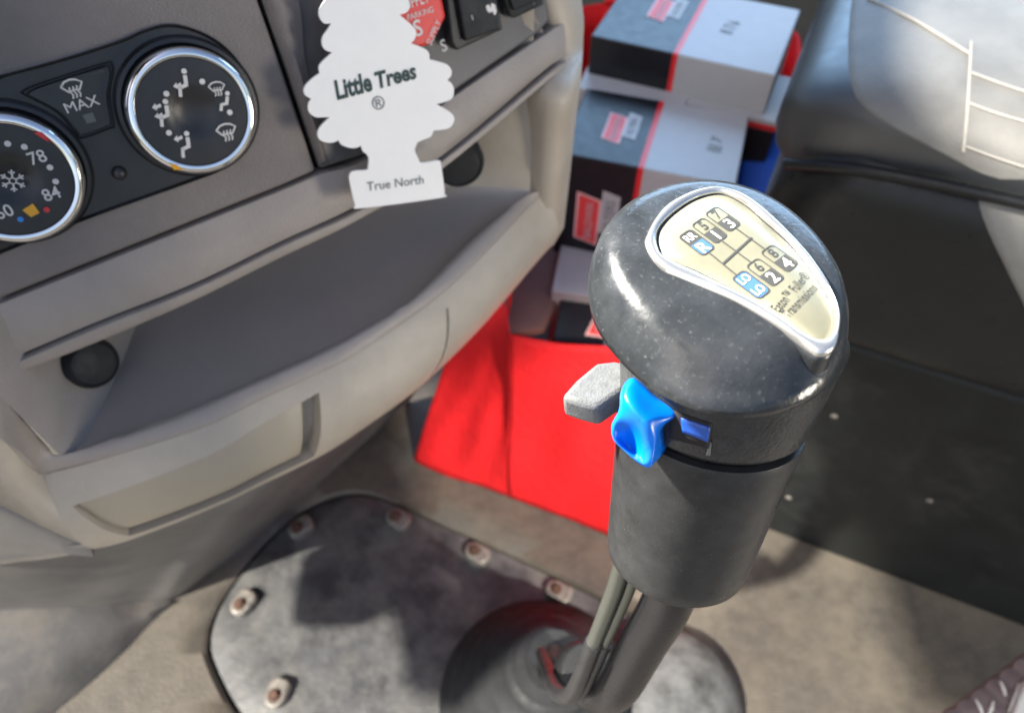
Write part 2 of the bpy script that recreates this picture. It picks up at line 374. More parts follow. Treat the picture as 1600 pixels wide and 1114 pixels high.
def ray_ring(r, ref):   # resample r by angle to the points of ref
    out = []
    e1 = frame(UP2)[0]; e2 = UP2.cross(e1)
    ang = [math.atan2((p - cc).dot(e2), (p - cc).dot(e1)) for p in r]
    for q in ref:
        a = math.atan2((q - cc).dot(e2), (q - cc).dot(e1)); best = None
        for i in range(len(r)):
            j = (i + 1) % len(r); a0, a1 = ang[i], ang[j]; d = (a1 - a0 + math.pi) % (2 * math.pi) - math.pi; x = (a - a0 + math.pi) % (2 * math.pi) - math.pi
            if d != 0 and 0 <= x / d <= 1: best = r[i].lerp(r[j], x / d); break
        out.append(best if best is not None else cc + (q - cc) * .9)
    return out
ir = ray_ring(ii, oo)
def off(r, o_): return [p + UP2 * o_ for p in r]
mid = [a.lerp(b, .5) for a, b in zip(oo, ir)]; m2 = [a.lerp(b, .15) for a, b in zip(oo, ir)]; m3 = [a.lerp(b, .85) for a, b in zip(oo, ir)]
mb.loft([off(oo, -.0014), off(oo, -.0004), off(m2, .0006), off(mid, .0010), off(m3, .0006), off(ir, -.0002), off(ir, -.002)], True)
mb.build('bezel', M['bezel'], lever, smooth=60)
mb = MB(); mb.loft([[cc + (p - cc) * 1.03 - UP2 * .008 for p in oo], [cc + (p - cc) * 1.012 - UP2 * .003 for p in oo], off(oo, -.0013), off(m2, -.0012)], True); mb.build('bezel_seat', M['head'], lever, smooth=80)
mb = MB(); mb.loft([off(ir, -.0010), [cc + (p - cc) * .95 for p in ir], [cc + (p - cc) * .5 for p in ir], [cc + (p - cc) * .02 for p in ir]], True, False, True)
gold = mb.build('pattern_plate', M['gold'], lever, smooth=80)
# shift pattern, flat print on the plate
OFF = .00018
P7, P5, P8 = plp(1119, 335, OFF), plp(1100, 352.5, OFF), plp(1205.4, 396.6, OFF)
ey = (P7 - P8).normalized(); ex = (P7 - P5); ex = (ex - ey * ex.dot(ey)).normalized()
if ex.cross(ey).dot(UP2) < 0: ex = -ex
pc = (P7 - P5).length
def cell(cx, cy, topdark, botmat, topm=None, t=.00035):
    w_ = pc * .88; h_ = (plp(1140, 349) - plp(1119, 335)).length * 2 * .98; c = (cx + cy) / 2
    def rr(w_, h_, r):
        o = []
        for (sx, sy, a0) in ((1, 1, 0), (-1, 1, 90), (-1, -1, 180), (1, -1, 270)):
            for k in range(5): a = R(a0 + k * 22.5); o.append(V((sx * (w_ / 2 - r) + r * math.cos(a), sy * (h_ / 2 - r) + r * math.sin(a))))
        return o
    a, b = rr(w_, h_, w_ * .25), rr(w_ - 2 * t, h_ - 2 * t, w_ * .22)
    f = lambda p, o=0: c + ex * p.x + ey * p.y + UP2 * o
    mb = MB(); mb.loft([[f(p) for p in a], [f(p) for p in b]], True); mb.build('pattern_cell', M['plblack'], gold)
    mb = MB(); lo = [p for p in b if p.y < 0]; lo = [V((-(w_ / 2 - t), 0))] + [p for p in lo] + [V(((w_ / 2 - t), 0))]
    mb.add([f(p, -.0001) for p in lo], [tuple(range(len(lo)))]); mb.build('pattern_cell', botmat, gold)
    if topm:
        up = [V(((w_ / 2 - t), 0))] + [p for p in b if p.y > 0] + [V((-(w_ / 2 - t), 0))]
        mb = MB(); mb.add([f(p, -.0001) for p in up], [tuple(range(len(up)))]); mb.build('pattern_cell', topm, gold)
G = lambda x, y: plp(x, y, OFF)
th = pc * .62
for (a, b, ta, tb, bm_, tm) in (((1119, 335), (1140, 349), '7', '3', 'plblack', None), ((1100, 352.5), (1117, 367.6), '5', '1', 'plblack', None), ((1078, 369), (1098.8, 388), 'RR', 'R', 'plblue', 'plblack'),
                        ((1205.4, 396.6), (1231, 410), '8', '4', 'plblack', None), ((1184.8, 417), (1206.6, 433), '6', '2', 'plblack', None), ((1160.6, 436), (1187, 453), 'LO', 'LO', 'plblue', 'plblue')):
    pa, pb = G(*a), G(*b); m_ = (pa + pb) / 2; hd = (plp(1140, 349) - plp(1119, 335)).length / 2
    pa, pb = m_ + ey * hd, m_ - ey * hd
    cell(pa, pb, False, M[bm_], M[tm] if tm else None)
    text_at('pattern_digit', ta, pa + UP2 * .00008, ex, UP2, th * .86 if len(ta) == 1 else th * .7, M['plblack'] if not tm else M['card'], gold, wide=1 if len(ta) == 1 else .8)
    text_at('pattern_digit', tb, pb + UP2 * .00008, ex, UP2, th if len(tb) == 1 else th * .7, M['card'], gold, off=.01, wide=1 if len(tb) == 1 else .8)
def bar(a, b, t):
    d = (b - a).normalized(); s_ = UP2.cross(d) * t / 2
    mb = MB(); mb.add([a - s_, b - s_, b + s_, a + s_], [(0, 1, 2, 3)]); mb.build('pattern_line', M['plblack'], gold)
mids = []
for (a, b) in (((1149, 356), (1196, 390)), ((1126, 375), (1175, 411)), ((1108, 395), (1151, 430))):
    bar(G(*a), G(*b), .00045); mids.append((G(*a) + G(*b)) / 2 + UP2 * .00005)
bar(mids[0] + ex * .0006, mids[2], .0006)
text_on('plate_lettering', 'Eaton\u2122 Fuller\u00ae', plp(1217, 488, OFF), plp(1267, 432, OFF), UP2, M['plblack'], gold, hs=1.6, off=.004)
text_on('plate_lettering', 'Transmissions', plp(1233, 497, OFF), plp(1279, 451, OFF), UP2, M['plblack'], gold, hs=1.6, off=.004)

# blue range switch
sw_pts = [(989, 588), (976, 596), (968, 614), (966, 640), (954, 664), (957, 688), (973, 705), (1003, 730), (1019, 730), (1028, 700), (1035, 668), (1060, 650), (1056, 638), (1030, 622), (1008, 602)]
fr = [at_d(x, y, .2135) for x, y in sw_pts]; fc = sum(fr, V()) / len(fr); vd = (fc - CAM).normalized()
mb = MB(); cf = catmull(fr, 4, True)
mb.loft([[fc + (p - fc) * .55 + vd * .024 + V((.008, 0, .001)) for p in cf], [fc + (p - fc) * .80 + vd * .012 + V((.004, 0, 0)) for p in cf], [fc + (p - fc) * .98 + vd * .0055 for p in cf], [fc + (p - fc) * 1.0 + vd * .003 for p in cf], [fc + (p - fc) * .93 + vd * .0008 for p in cf]], True, True, False)
n = len(cf)
def bump2(px_, py_):   # ridge across the middle with a hollow below left
    h = 0
    return h
grid = []
for s_ in (.93, .86, .78, .69, .6, .5, .4, .3, .2, .1, .04):
    rr = []
    for p in cf:
        q = fc + (p - fc) * s_; rel = q - fc; x = rel.x; y = rel.z
        ridge = math.exp(-((y + .55 * x - .0005) / .0035) ** 2) * .0052 * (1 - s_ ** 3)
        hol = math.exp(-(((x + .004) / .0034) ** 2 + ((y + .0062) / .0045) ** 2)) * .0066
        rr.append(q - vd * (ridge - hol - .0008 * (1 if s_ > .9 else .4)) if s_ < .93 else q + vd * .0008)
    grid.append(rr)
mb.loft(grid, True, False, True)
blue = mb.build('range_switch', M['blue'], lever, smooth=70, sub=1)
# slot window with the slider's blue body behind it, on the collar above the seam
def on_neck(px, py, r=.0308):
    d = pdir(px, py); o = CAM - SEAM; dp = d - AX * d.dot(AX); op = o - AX * o.dot(AX)
    A, B, C_ = dp.dot(dp), 2 * dp.dot(op), op.dot(op) - r * r; q = B * B - 4 * A * C_
    t = (-B - math.sqrt(max(0, q))) / (2 * A); return CAM + d * t
def neck_patch(name, quad, r, m, parent, th_=.0012, nx=8, ny=4):
    a, b, c_, d = [V((x, y, 0)) for x, y in quad]; rings = []; ax0 = []
    for j in range(ny + 1):
        rings.append([on_neck(*(a.lerp(b, i / nx).lerp(d.lerp(c_, i / nx), j / ny))[:2], r) for i in range(nx + 1)])
    mb = MB(); mb.loft(rings)
    o = mb.build(name, m, parent, smooth=60); s_ = o.modifiers.new('solid', 'SOLIDIFY'); s_.thickness = th_; s_.offset = 0
    return o
neck_patch('switch_slot', [(1050, 640), (1113, 661), (1108, 700), (1045, 684)], .0322, M['gap'], lever, .0006)
neck_patch('slider', [(1064, 652), (1110, 667), (1106, 690), (1066, 675)], .0325, M['bluedk'], lever, .0006)
neck_patch('slot_lip', [(1108, 690), (1112, 691), (1110, 712), (1103, 711)], .0318, M['greyl'], lever, .0004)
# lip under the seam, its sunlit gleam put into a lighter grey
def on_handle_arc(px0, px1, steps=20):
    out = []
    for k in range(steps + 1):
        t = k / steps; x = px0 + (px1 - px0) * t
        out.append(x)
    return out
arc = []
for k in range(22):
    t = k / 21; best = None
    a = R(-118 + 52 * t); q = SEAM - AX * .0013 + (V((1, 0, 0)) * math.cos(a) + V((0, 1, 0)) * math.sin(a)) * .0297
    arc.append(q)
mb = MB(); mb.tube(arc, [.0004] + [.0011] * 20 + [.0004], 8); mb.build('sunlit_lip', M['greyl'], lever, smooth=60)
# head skirt blue hinge behind the switch
mb = MB(); mb.tube([at_d(1012, 606, .236), at_d(1035, 620, .234), at_d(1060, 640, .236)], [.004, .0052, .004], 12); mb.build('switch_hinge', M['blue'], lever, smooth=60)
# grey splitter lever
top = [(876, 619), (900, 592), (932, 565), (960, 562), (1000, 570), (995, 598), (968, 613), (934, 637), (905, 629)]
tp = [at_z(x, y, .653) for x, y in top]
mb = MB(); mb.prism(tp, (.001, -.002, -.0085)); mb.build('splitter_lever', M['greyl'], lever, bevel=.0018, seg=3)
# moulding line round the head
# shaft
path = [(1062, 885, .300), (1040, 945, .318), (1010, 995, .338), (985, 1040, .358), (965, 1072, .375), (945, 1083, .395), (920, 1076, .42), (890, 1060, .47), (862, 1048, .55)]
pp = [at_d(*q) for q in path] + [boot_c + V((.007, .007, .150)), boot_c + V((.006, .006, .11))]
mb = MB(); mb.tube(catmull(pp, 6), .0108, 28); mb.build('shaft', M['shaft'], lever, smooth=60)
mb = MB(); q0, q1 = at_d(922, 1052, .43), at_d(893, 1044, .47); ax = (q1 - q0).normalized()
mb.lathe(q0, ax, [(.0125, 0), (.0165, .001), (.0175, .004), (.0175, .018), (.0165, .021), (.012, .022)], 32); mb.build('shaft_collar', M['rubber'], lever, smooth=40)
for i, (dx, dd, rr) in enumerate(((0, 0, .0036), (21, .004, .0032))):
    upath = [(975 + dx, 870, .305 + dd), (962 + dx, 915, .320 + dd), (945 + dx * .9, 960, .334 + dd), (928 + dx * .75, 1003, .350 + dd)]
    lpath = [(928 + dx * .75, 1003, .350 + dd), (912 + dx * .6, 1045, .366 + dd), (898 + dx * .5, 1076, .380 + dd), (884 + dx * .3, 1088, .392 + dd), (868 + dx * .2, 1078, .41 + dd), (858 + dx * .1, 1052, .45 + dd), (850, 1032, .50 + dd), (846, 1020, .56 + dd)]
    a = catmull([at_d(*q) for q in upath], 6); mb = MB(); mb.tube(a, rr, 14); mb.build('air_line', M['tube'], lever, smooth=60)
    a = catmull([at_d(*q) for q in lpath], 6); mb = MB(); mb.tube(a, rr + .0008, 14); mb.build('air_line', M['black'], lever, smooth=60)

# ================================================================== DASHBOARD
yw, el = R(30), R(20)
DN = V((math.sin(yw) * math.cos(el), -math.cos(yw) * math.cos(el), math.sin(el)))
DP0 = at_d(302, 177, .352)
DH = V((math.cos(yw), math.sin(yw), 0)); DU = DN.cross(DH).normalized()
if DU.z < 0: DU = -DU
def D(px, py, off=0):
    p = on_pl(px, py, DP0 + DN * off, DN)
    if px > 640:
        k = ((px - 640) / 240.0) ** 2 * .07; p = CAM + (p - CAM) * (1 + k)
    return p
dash = empty('dashboard', at_z(300, 900, 0), 'taupe and beige truck dashboard with open tray, drawer and climate knobs', 'dashboard')
def slab(name, pts, m, th_=.012, off=0, bevel=.0015, parent=dash, sm=None):
    mb = MB(); o = [D(x, y, off) for x, y in pts]; mb.prism(o, -DN * th_)
    return mb.build(name, m, parent, bevel=bevel, seg=3)
def dens(pts, step=18):
    out = []
    for i in range(len(pts) - 1):
        a, b = V((*pts[i], 0)), V((*pts[i + 1], 0)); k = max(1, int((b - a).length / step))
        out += [tuple(a.lerp(b, j / k)[:2]) for j in range(k)]
    return out + [pts[-1]]
slab('face_panel', [(-120, -160), (366, -160), (402, 0), (440, 108), (493, 267), (440, 290.5), (172, 398), (0, 467), (-120, 516)], M['taupe'])
# switch panel with a left flank that bends towards the driver
swp = slab('switch_panel', [(374, -160), (409, 0), (447, 108), (500, 264)] + dens([(573, 241), (709, 144), (840, 53), (856, 36)]) + [(858, 20), (853, 0), (825, -160)], M['swpanel'])
mb = MB(); fl_ = []
for (a, b, c_) in (((374, -160), (392, -160), (416, -160)), ((410, 0), (436, 0), (466, 0)), ((448, 108), (466, 104), (478, 100)), ((499, 259), (508, 253), (512, 250))):
    fl_.append([D(*a, .0004), D((a[0] + b[0]) / 2, b[1], .004), D(*b, .005), D(*c_, .0005)])
fl_ = [[fl_[i][k] for i in range(4)] for k in range(4)]
mb.loft([catmull(r, 5) for r in fl_]); mb.build('panel_flank', M['taupe'], dash, smooth=60)
# backing behind the joints
mb = MB(); mb.loft([[D(x, y, -.008) for x, y in dens([(-120, -160), (840, -160)], 60)], [D(x, y, -.008) for x, y in dens([(-120, 590), (840, 100)], 60)]]) if False else None
slab('backing', [(-120, -160), (820, -160), (845, 30)] + dens([(845, 100), (691, 236), (550, 318), (300, 436), (-120, 606)]), M['gap'], th_=.01, off=-.009, bevel=0)
# rail
rt = [(-120, 523), (0, 473), (172, 404), (440, 296), (500, 271), (573, 247), (709, 150), (844, 59), (872, 40), (880, 36)]
rb = [(-120, 620), (0, 569), (151, 505), (302, 445), (440, 378), (556, 324), (691, 245), (850, 112), (874, 96), (882, 90)]
A = catmull([D(x, y) for x, y in rt], 6); B = catmull([D(x, y, .001) for x, y in rb], 6)
mb = MB(); mid = [a.lerp(b, .5) + DN * .002 for a, b in zip(A, B)]; m1 = [a.lerp(b, .2) + DN * .0012 for a, b in zip(A, B)]; m3 = [a.lerp(b, .8) + DN * .0014 for a, b in zip(A, B)]
mb.loft([[p - DN * .012 for p in A], [p - DN * .001 for p in A], [a.lerp(b, .02) + DN * .0005 for a, b in zip(A, B)], m1, mid, m3, [a.lerp(b, .98) for a, b in zip(A, B)], [p - DN * .0015 for p in B], [p - DN * .012 for p in B]])
mb.build('rail', M['rail'], dash, smooth=50)
# lip under the rail, then the ceiling of the tray
lt = [(-120, 627), (0, 576), (151, 511), (302, 451), (440, 384), (558, 330), (691, 251), (856, 116), (876, 101), (884, 95)]
lb = [(-120, 650), (0, 595), (151, 535), (302, 470), (440, 402), (560, 344), (691, 264), (852, 130), (872, 116), (880, 112)]
A = catmull([D(x, y, .003) for x, y in lt], 6); B = catmull([D(x, y, .002) for x, y in lb], 6)
mb = MB(); mb.loft([[p - DN * .012 for p in A], [p - DN * .0005 for p in A], [a.lerp(b, .1) + DN * .0006 for a, b in zip(A, B)], [a.lerp(b, .8) + DN * .0012 for a, b in zip(A, B)], B, [p - DN * .004 - DU * .001 for p in B], [p - DN * .02 for p in B]])
mb.build('tray_lip', M['rail'], dash, smooth=50)
# right end cap
ec = [(856, -160), (864, -40), (872, 10), (884, 50), (884, 90), (880, 150), (873, 220), (866, 300), (858, 384)]
L0 = [D(x, y) if y < 120 else at_z(x, y, {150: .591, 220: .558, 300: .515, 384: .457}[y]) for x, y in ec]
L0 = catmull(L0, 5); L1 = [p + V((.012, .02, 0)) for p in L0]; L2 = [p + V((.012, .10, 0)) for p in L0]; Lm = [p - V((.012, -.001, 0)) for p in L0]; Lm2 = [p - V((.024, -.016, 0)) for p in L0]
mb = MB(); mb.loft([Lm2, Lm, [p - V((.005, .003, 0)) for p in L0], [p + V((.003, .0, 0)) for p in L0], L1, L2]); mb.build('end_cap', M['beige'], dash, smooth=70)
# tray
ZT = .515
E = [(113, 708), (200, 677), (300, 637), (400, 594), (500, 550), (575, 510), (640, 470), (734, 375), (790, 330), (822, 308)]
Fp = [(66, 742), (181, 712), (320, 668), (400, 629), (500, 583), (558, 553), (676, 472), (756, 399), (829, 322), (852, 305)]
Gp = [(150, 857), (235, 832), (345, 788), (412, 756), (500, 713), (560, 675), (655, 605), (745, 518), (828, 420), (858, 386)]
ZG = .452
e3 = [at_z(x, y, ZT) for x, y in E]
bk = [V((-.226, .34, ZT)), V((-.20, .352, ZT)), V((-.165, .368, ZT)), V((-.13, .382, ZT)), V((-.10, .392, ZT)), V((-.075, .398, ZT)), V((-.055, .403, ZT)), V((-.03, .406, ZT)), V((-.01, .405, ZT)), e3[-1] + V((.003, .003, 0))]
Em, Bm = catmull(e3, 6), catmull(bk, 6)
mb = MB(); mb.loft([Em, [a.lerp(b, .06) - V((0, 0, .004)) for a, b in zip(Em, Bm)], [a.lerp(b, .5) - V((0, 0, .005)) for a, b in zip(Em, Bm)], [a.lerp(b, .93) - V((0, 0, .003)) for a, b in zip(Em, Bm)], [p + V((0, .003, .004)) for p in Bm]])
mb.build('tray_floor', M['tray'], dash, smooth=70)
mb = MB(); mb.loft([[p + V((0, .002, .003)) for p in Bm], [p + V((0, .008, .02)) for p in Bm], [p + V((.0, .014, .14)) for p in Bm]]); mb.build('tray_back', M['beige'], dash, smooth=70)
top_l = [D(x, y, -.012) for x, y in lb]; tl = catmull(top_l, 6)
tb = [p + V((.0, .014, .12)) for p in Bm]
mb = MB(); mb.loft([tl, [a.lerp(b, .5) for a, b in zip(tl, tb)], tb]); mb.build('tray_ceiling', M['tray'], dash, smooth=70)
# left end wall of the tray
w0 = [e3[0] + V((.004, .002, -.009)), V((-.220, .24, ZT - .012)), V((-.220, .28, ZT - .012)), V((-.220, .35, ZT - .01))]
w1 = [at_z(94, 712, ZT + .002), V((-.240, .25, ZT + .02)), V((-.243, .30, ZT + .025)), V((-.24, .35, ZT + .02))]
w2 = [at_z(0, 619, .565), at_z(0, 619, .565) + V((.0, .05, .03)), at_z(0, 619, .565) + V((.0, .10, .05)), at_z(0, 619, .565) + V((.01, .14, .05))]
w3 = [at_z(-100, 530, .60), at_z(-100, 530, .60) + V((.0, .06, .03)), at_z(-100, 530, .6) + V((.0, .11, .05)), at_z(-100, 530, .6) + V((.01, .16, .05))]
mb = MB(); mb.loft([catmull(x, 5) for x in (w0, w1, w2, w3)]); mb.build('tray_end_wall', M['rail'], dash, smooth=80)
def bumper(c_, ax, s_=1):
    mb = MB(); ax = V(ax).normalized(); mb.lathe(c_, ax, [(.019 * s_, -.014), (.0195 * s_, .002), (.0185 * s_, .005), (.0165 * s_, .0065), (.0158 * s_, .0055), (.013 * s_, .0062), (.0, .0064)], 40, True, False)
    return mb.build('rubber_bumper', M['rubber'], dash, smooth=40)
bumper(at_d(141, 566, .405), (.75, -.55, .35), .72)
bumper(at_d(716, 252, .475), (.2, -.9, .15), .85)
# front face of the lower panel
f3 = [at_z(x, y, ZT - .006) for x, y in Fp]; g3 = [at_z(x, y, ZG) for x, y in Gp]
NF = 9
def S(u, v):
    i = max(0, min(NF - 1, int(u * NF))); t = u * NF - i
    def cr(P):
        p = [P[max(0, min(NF, i + k - 1))] for k in range(4)]
        return 0.5 * ((2 * p[1]) + (p[2] - p[0]) * t + (2 * p[0] - 5 * p[1] + 4 * p[2] - p[3]) * t * t + (3 * p[1] - p[0] - 3 * p[2] + p[3]) * t ** 3)
    a, b = cr(f3), cr(g3); d = cr([f3[min(NF, k + 1)] - f3[max(0, k - 1)] for k in range(NF + 1)]); nrm = V((d.y, -d.x, 0)).normalized()
    return a.lerp(b, v) + nrm * (.011 * math.sin(math.pi * v) ** .9), nrm
lu = lambda a, b: (lambda v: a + (b - a) * v)
cols = [lambda v: 0, lambda v: .035 + (v - .3) * .085, lambda v: .435 - .015 * (v - .15), lambda v: .668 + .02 * (1 - v) , lambda v: .672 + .02 * (1 - v), lambda v: 1]
rows_dr = (.27, .13, .86, .86)   # opening of the drawer: top at left, top at right, bottom at left, bottom at right
def vrow(k, u):
    t = min(1, max(0, (u - .035) / .40)); return [0, .27 + (.13 - .27) * t, .86, 1][k]
mb = MB(); openings = []
NV = 8
for ci in range(5):
    for ri in range(3):
        def pt(i, j, n_i, n_j, ci=ci, ri=ri, dp=0):
            s_ = i / n_i
            v = .5
            for _ in range(4):
                u = cols[ci](v) + (cols[ci + 1](v) - cols[ci](v)) * s_; va, vb = vrow(ri, u), vrow(ri + 1, u); v = va + (vb - va) * j / n_j
            p, nr = S(u, v); return p - nr * dp
        ni, nj = (14, 6) if ci not in (3,) else (2, 6)
        if ri == 1 and ci in (1, 3):
            openings.append((ci, ri, pt, ni, nj)); continue
        mb.loft([[pt(i, j, ni, nj) for i in range(ni + 1)] for j in range(nj + 1)])
for (ci, ri, pt, ni, nj) in openings:
    dp = .012
    edge = [(i, 0) for i in range(ni + 1)] + [(ni, j) for j in range(1, nj + 1)] + [(i, nj) for i in range(ni - 1, -1, -1)] + [(0, j) for j in range(nj - 1, 0, -1)]
    mb.loft([[pt(i, j, ni, nj) for i, j in edge], [pt(i, j, ni, nj, dp=.001) for i, j in edge], [pt(i, j, ni, nj, dp=dp) for i, j in edge]], True)
    mb.loft([[pt(i, j, ni, nj, dp=dp) for i in range(ni + 1)] for j in range(nj + 1)])
fp = mb.build('front_panel', M['beige'], dash, smooth=50)
# drawer front in its opening
pt = openings[0][2]
mb = MB(); ni, nj = 18, 8
def dpt(i, j, d):
    s_ = .012 + (.925 - .012) * i / ni; q = 0.0 + .88 * j / nj
    e = min(i, ni - i, nj - j)
    if j < 2 and d < .005: d = .0001 + .0006 * j
    return pt(s_ * 100, q * 100, 100, 100, dp=d + (.0025 if e == 0 else 0))
mb.loft([[dpt(i, j, .0015) for i in range(ni + 1)] for j in range(nj + 1)])
edge = [(i, 0) for i in range(ni + 1)] + [(ni, j) for j in range(1, nj + 1)] + [(i, nj) for i in range(ni - 1, -1, -1)] + [(0, j) for j in range(nj - 1, 0, -1)]
mb.loft([[dpt(i, j, .0015) for i, j in edge], [dpt(i, j, .011) for i, j in edge]], True)
mb.build('drawer_front', mat('drawer_olive', (.32, .275, .205), .45, var=.05, vscale=22, bump=.1, bscale=1500), dash, smooth=50)
# rounded lip band between tray floor and front face, running up the left end
lipE = [at_z(-110, 545, .60), at_z(0, 619, .565), at_z(60, 682, .53), at_z(96, 711, ZT + .001)] + e3[1:]
lipF = [at_z(-110, 600, .59), at_z(0, 683, .555), at_z(45, 727, .525), f3[0]] + f3[1:]
a, b = catmull(lipE, 6), catmull(lipF, 6)
mb = MB(); mb.loft([[p - V((0, 0, .006)) for p in a], a, [p.lerp(q, .15) + V((0, 0, .0022)) for p, q in zip(a, b)], [p.lerp(q, .5) + V((0, 0, .0036)) for p, q in zip(a, b)], [p.lerp(q, .85) + V((0, 0, .002)) for p, q in zip(a, b)], b, [q - V((0, 0, .006)) + (p - q) * .12 for p, q in zip(a, b)]])
mb.build('tray_rim', M['rail'], dash, smooth=70)
# left lower panels beside the front face
a = [at_z(-110, 601, .588), at_z(0, 684, .553), at_z(45, 728, .523), at_z(66, 743, .507)]
b = [at_z(-110, 745, .50), at_z(0, 789, .475), at_z(80, 827, .46), at_z(150, 857, ZG)]
ca, cb = catmull(a, 6), catmull(b, 6); colsP = []
for k, (p, q) in enumerate(zip(ca, cb)):
    f_ = k / (len(ca) - 1); cl_ = []
    for m_ in range(11):
        v_ = m_ / 10; base = p.lerp(q, v_) + V((.35, -.93, 0)) * (.011 * math.sin(math.pi * v_) ** .9); e_ = S(0, v_)[0]; e0 = ca[-1].lerp(cb[-1], v_) + V((.35, -.93, 0)) * (.011 * math.sin(math.pi * v_) ** .9)
        cl_.append(base + (e_ - e0) * f_ ** 3)
    colsP.append(cl_)
mb = MB(); mb.loft(colsP); mb.build('side_panel', M['beige'], dash, smooth=80)
a = [at_z(-110, 753, .497), at_z(0, 796, .472), at_z(80, 833, .458), at_z(143, 859, ZG)]
b = [at_z(-110, 902, .43), at_z(0, 882, .435), at_z(80, 872, .442), at_z(146, 860, .449)]
mb = MB(); ca, cb = catmull(a, 6), catmull(b, 6)
mb.loft([[p + V((0, .015, 0)) for p in ca], ca, [p.lerp(q, .5) + V((.002, -.004, 0)) for p, q in zip(ca, cb)], cb, [p + V((0, .02, .004)) for p in cb]]); mb.build('side_panel', M['beige'], dash, smooth=60)
# underside lip and kick panel down to the floor
gl = [at_z(-110, 897, ZG - .02), at_z(0, 876, ZG - .012)] + [p.copy() for p in g3]
g_c = catmull(gl, 6); inn = [p + V((-.01, .03, -.002)) for p in g_c]
mb = MB(); mb.loft([[p + V((0, .002, .004)) for p in g_c], g_c, [p + V((-.001, .003, -.003)) for p in g_c], inn]); mb.build('underside', M['beige'], dash, smooth=60)
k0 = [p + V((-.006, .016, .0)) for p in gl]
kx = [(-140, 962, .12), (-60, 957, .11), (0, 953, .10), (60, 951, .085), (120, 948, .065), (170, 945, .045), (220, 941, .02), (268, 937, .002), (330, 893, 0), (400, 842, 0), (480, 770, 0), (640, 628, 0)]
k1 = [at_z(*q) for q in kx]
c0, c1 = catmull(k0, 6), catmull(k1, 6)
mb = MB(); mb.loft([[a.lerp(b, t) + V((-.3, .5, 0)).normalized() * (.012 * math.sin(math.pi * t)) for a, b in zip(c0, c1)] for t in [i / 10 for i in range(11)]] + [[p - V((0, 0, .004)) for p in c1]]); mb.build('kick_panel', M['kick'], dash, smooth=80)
# lighter scuffed sill strip at the foot of the kick panel
sa = [(-140, 960, .12), (-60, 955, .11), (0, 951, .10), (60, 949, .085), (120, 946, .065), (170, 943, .045), (220, 939, .02), (270, 935, .002)]; sb = [(-140, 1290), (-40, 1210), (40, 1150), (90, 1108), (140, 1066), (190, 1020), (232, 975), (272, 938)]
a = catmull([at_z(*q) for q in sa], 6); b = catmull([at_z(x, y, .002) for x, y in sb], 6)
mb = MB(); mb.loft([[p + V((-.004, .012, .002)) for p in a], [p + V((0, -.003, .001)) for p in a], [p.lerp(q, .5) + V((.004, -.004, .006)) for p, q in zip(a, b)], b, [p - V((0, 0, .008)) for p in b]]); mb.build('sill_strip', mat('sill_scuffed', (.085, .083, .08), .5, var=.3, vscale=16, bump=.2, bscale=200, dust=(.15, .13, .105), dscale=16, damt=(.5, .75)), dash, smooth=60)

# ---- climate control unit
cu_ = empty('climate_panel', D(170, 200, 0), 'black climate control panel with two chrome ringed knobs and defrost button', 'control panel')
bz = [(-120, 168), (0, 118), (90, 94), (185, 64), (222, 48), (262, 38), (305, 46), (346, 68), (378, 104), (396, 150), (398, 192), (382, 232), (348, 264), (287, 288), (144, 339), (0, 396), (-120, 440)]
bo = catmull([D(x, y, 0) for x, y in bz[1:-1]], 5); bo = [D(-120, 168)] + bo + [D(-120, 440)]
mb = MB(); bc = sum(bo, V()) / len(bo)
mb.loft([[p - DN * .004 for p in bo], [p + DN * .0016 for p in bo], [bc + (p - bc) * .99 + DN * .0022 for p in bo], [bc + (p - bc) * .975 + DN * .0014 for p in bo], [bc + (p - bc) * .96 + DN * .0004 for p in bo]], True, True, True)
mb.build('bezel', M['black'], cu_, smooth=40)
KH = .0135
def knob(px, py, r, icons):
    c0 = D(px, py, KH); base = c0 - DN * KH
    mb = MB(); mb.lathe(base, DN, [(r * 1.17, -.001), (r * 1.17, .0012), (r * 1.12, .0028), (r * 1.06, .0030), (r * 1.02, .002), (r * .98, KH - .003)], 72, False, False); k = mb.build('knob', M['black'], cu_, smooth=40)
    mb = MB(); mb.lathe(base, DN, [(r * 1.0, KH - .0075), (r * 1.03, KH - .005), (r * 1.025, KH - .0015), (r * .98, KH + .0002), (r * .93, KH + .0006), (r * .885, KH + .0002), (r * .875, KH - .001)], 90, False, False); mb.build('chrome_ring', M['chrome'], k, smooth=50)
    mb = MB(); mb.lathe(base, DN, [(r * .88, KH - .0015), (r * .87, KH - .0003), (r * .5, KH - .0001), (r * .36, KH - .0003), (r * .30, KH - .0014), (r * .12, KH - .0022), (r * .01, KH - .0023)], 72, False, True); mb.build('knob_face', M['black'], k, smooth=60)
    return k, c0 + DN * .0004
def local(c0, x, y, s_, rot, o=0):
    a = R(rot); xx = x * math.cos(a) - y * math.sin(a); yy = x * math.sin(a) + y * math.cos(a)
    return c0 + DH * xx * s_ + DU * yy * s_ + DN * o
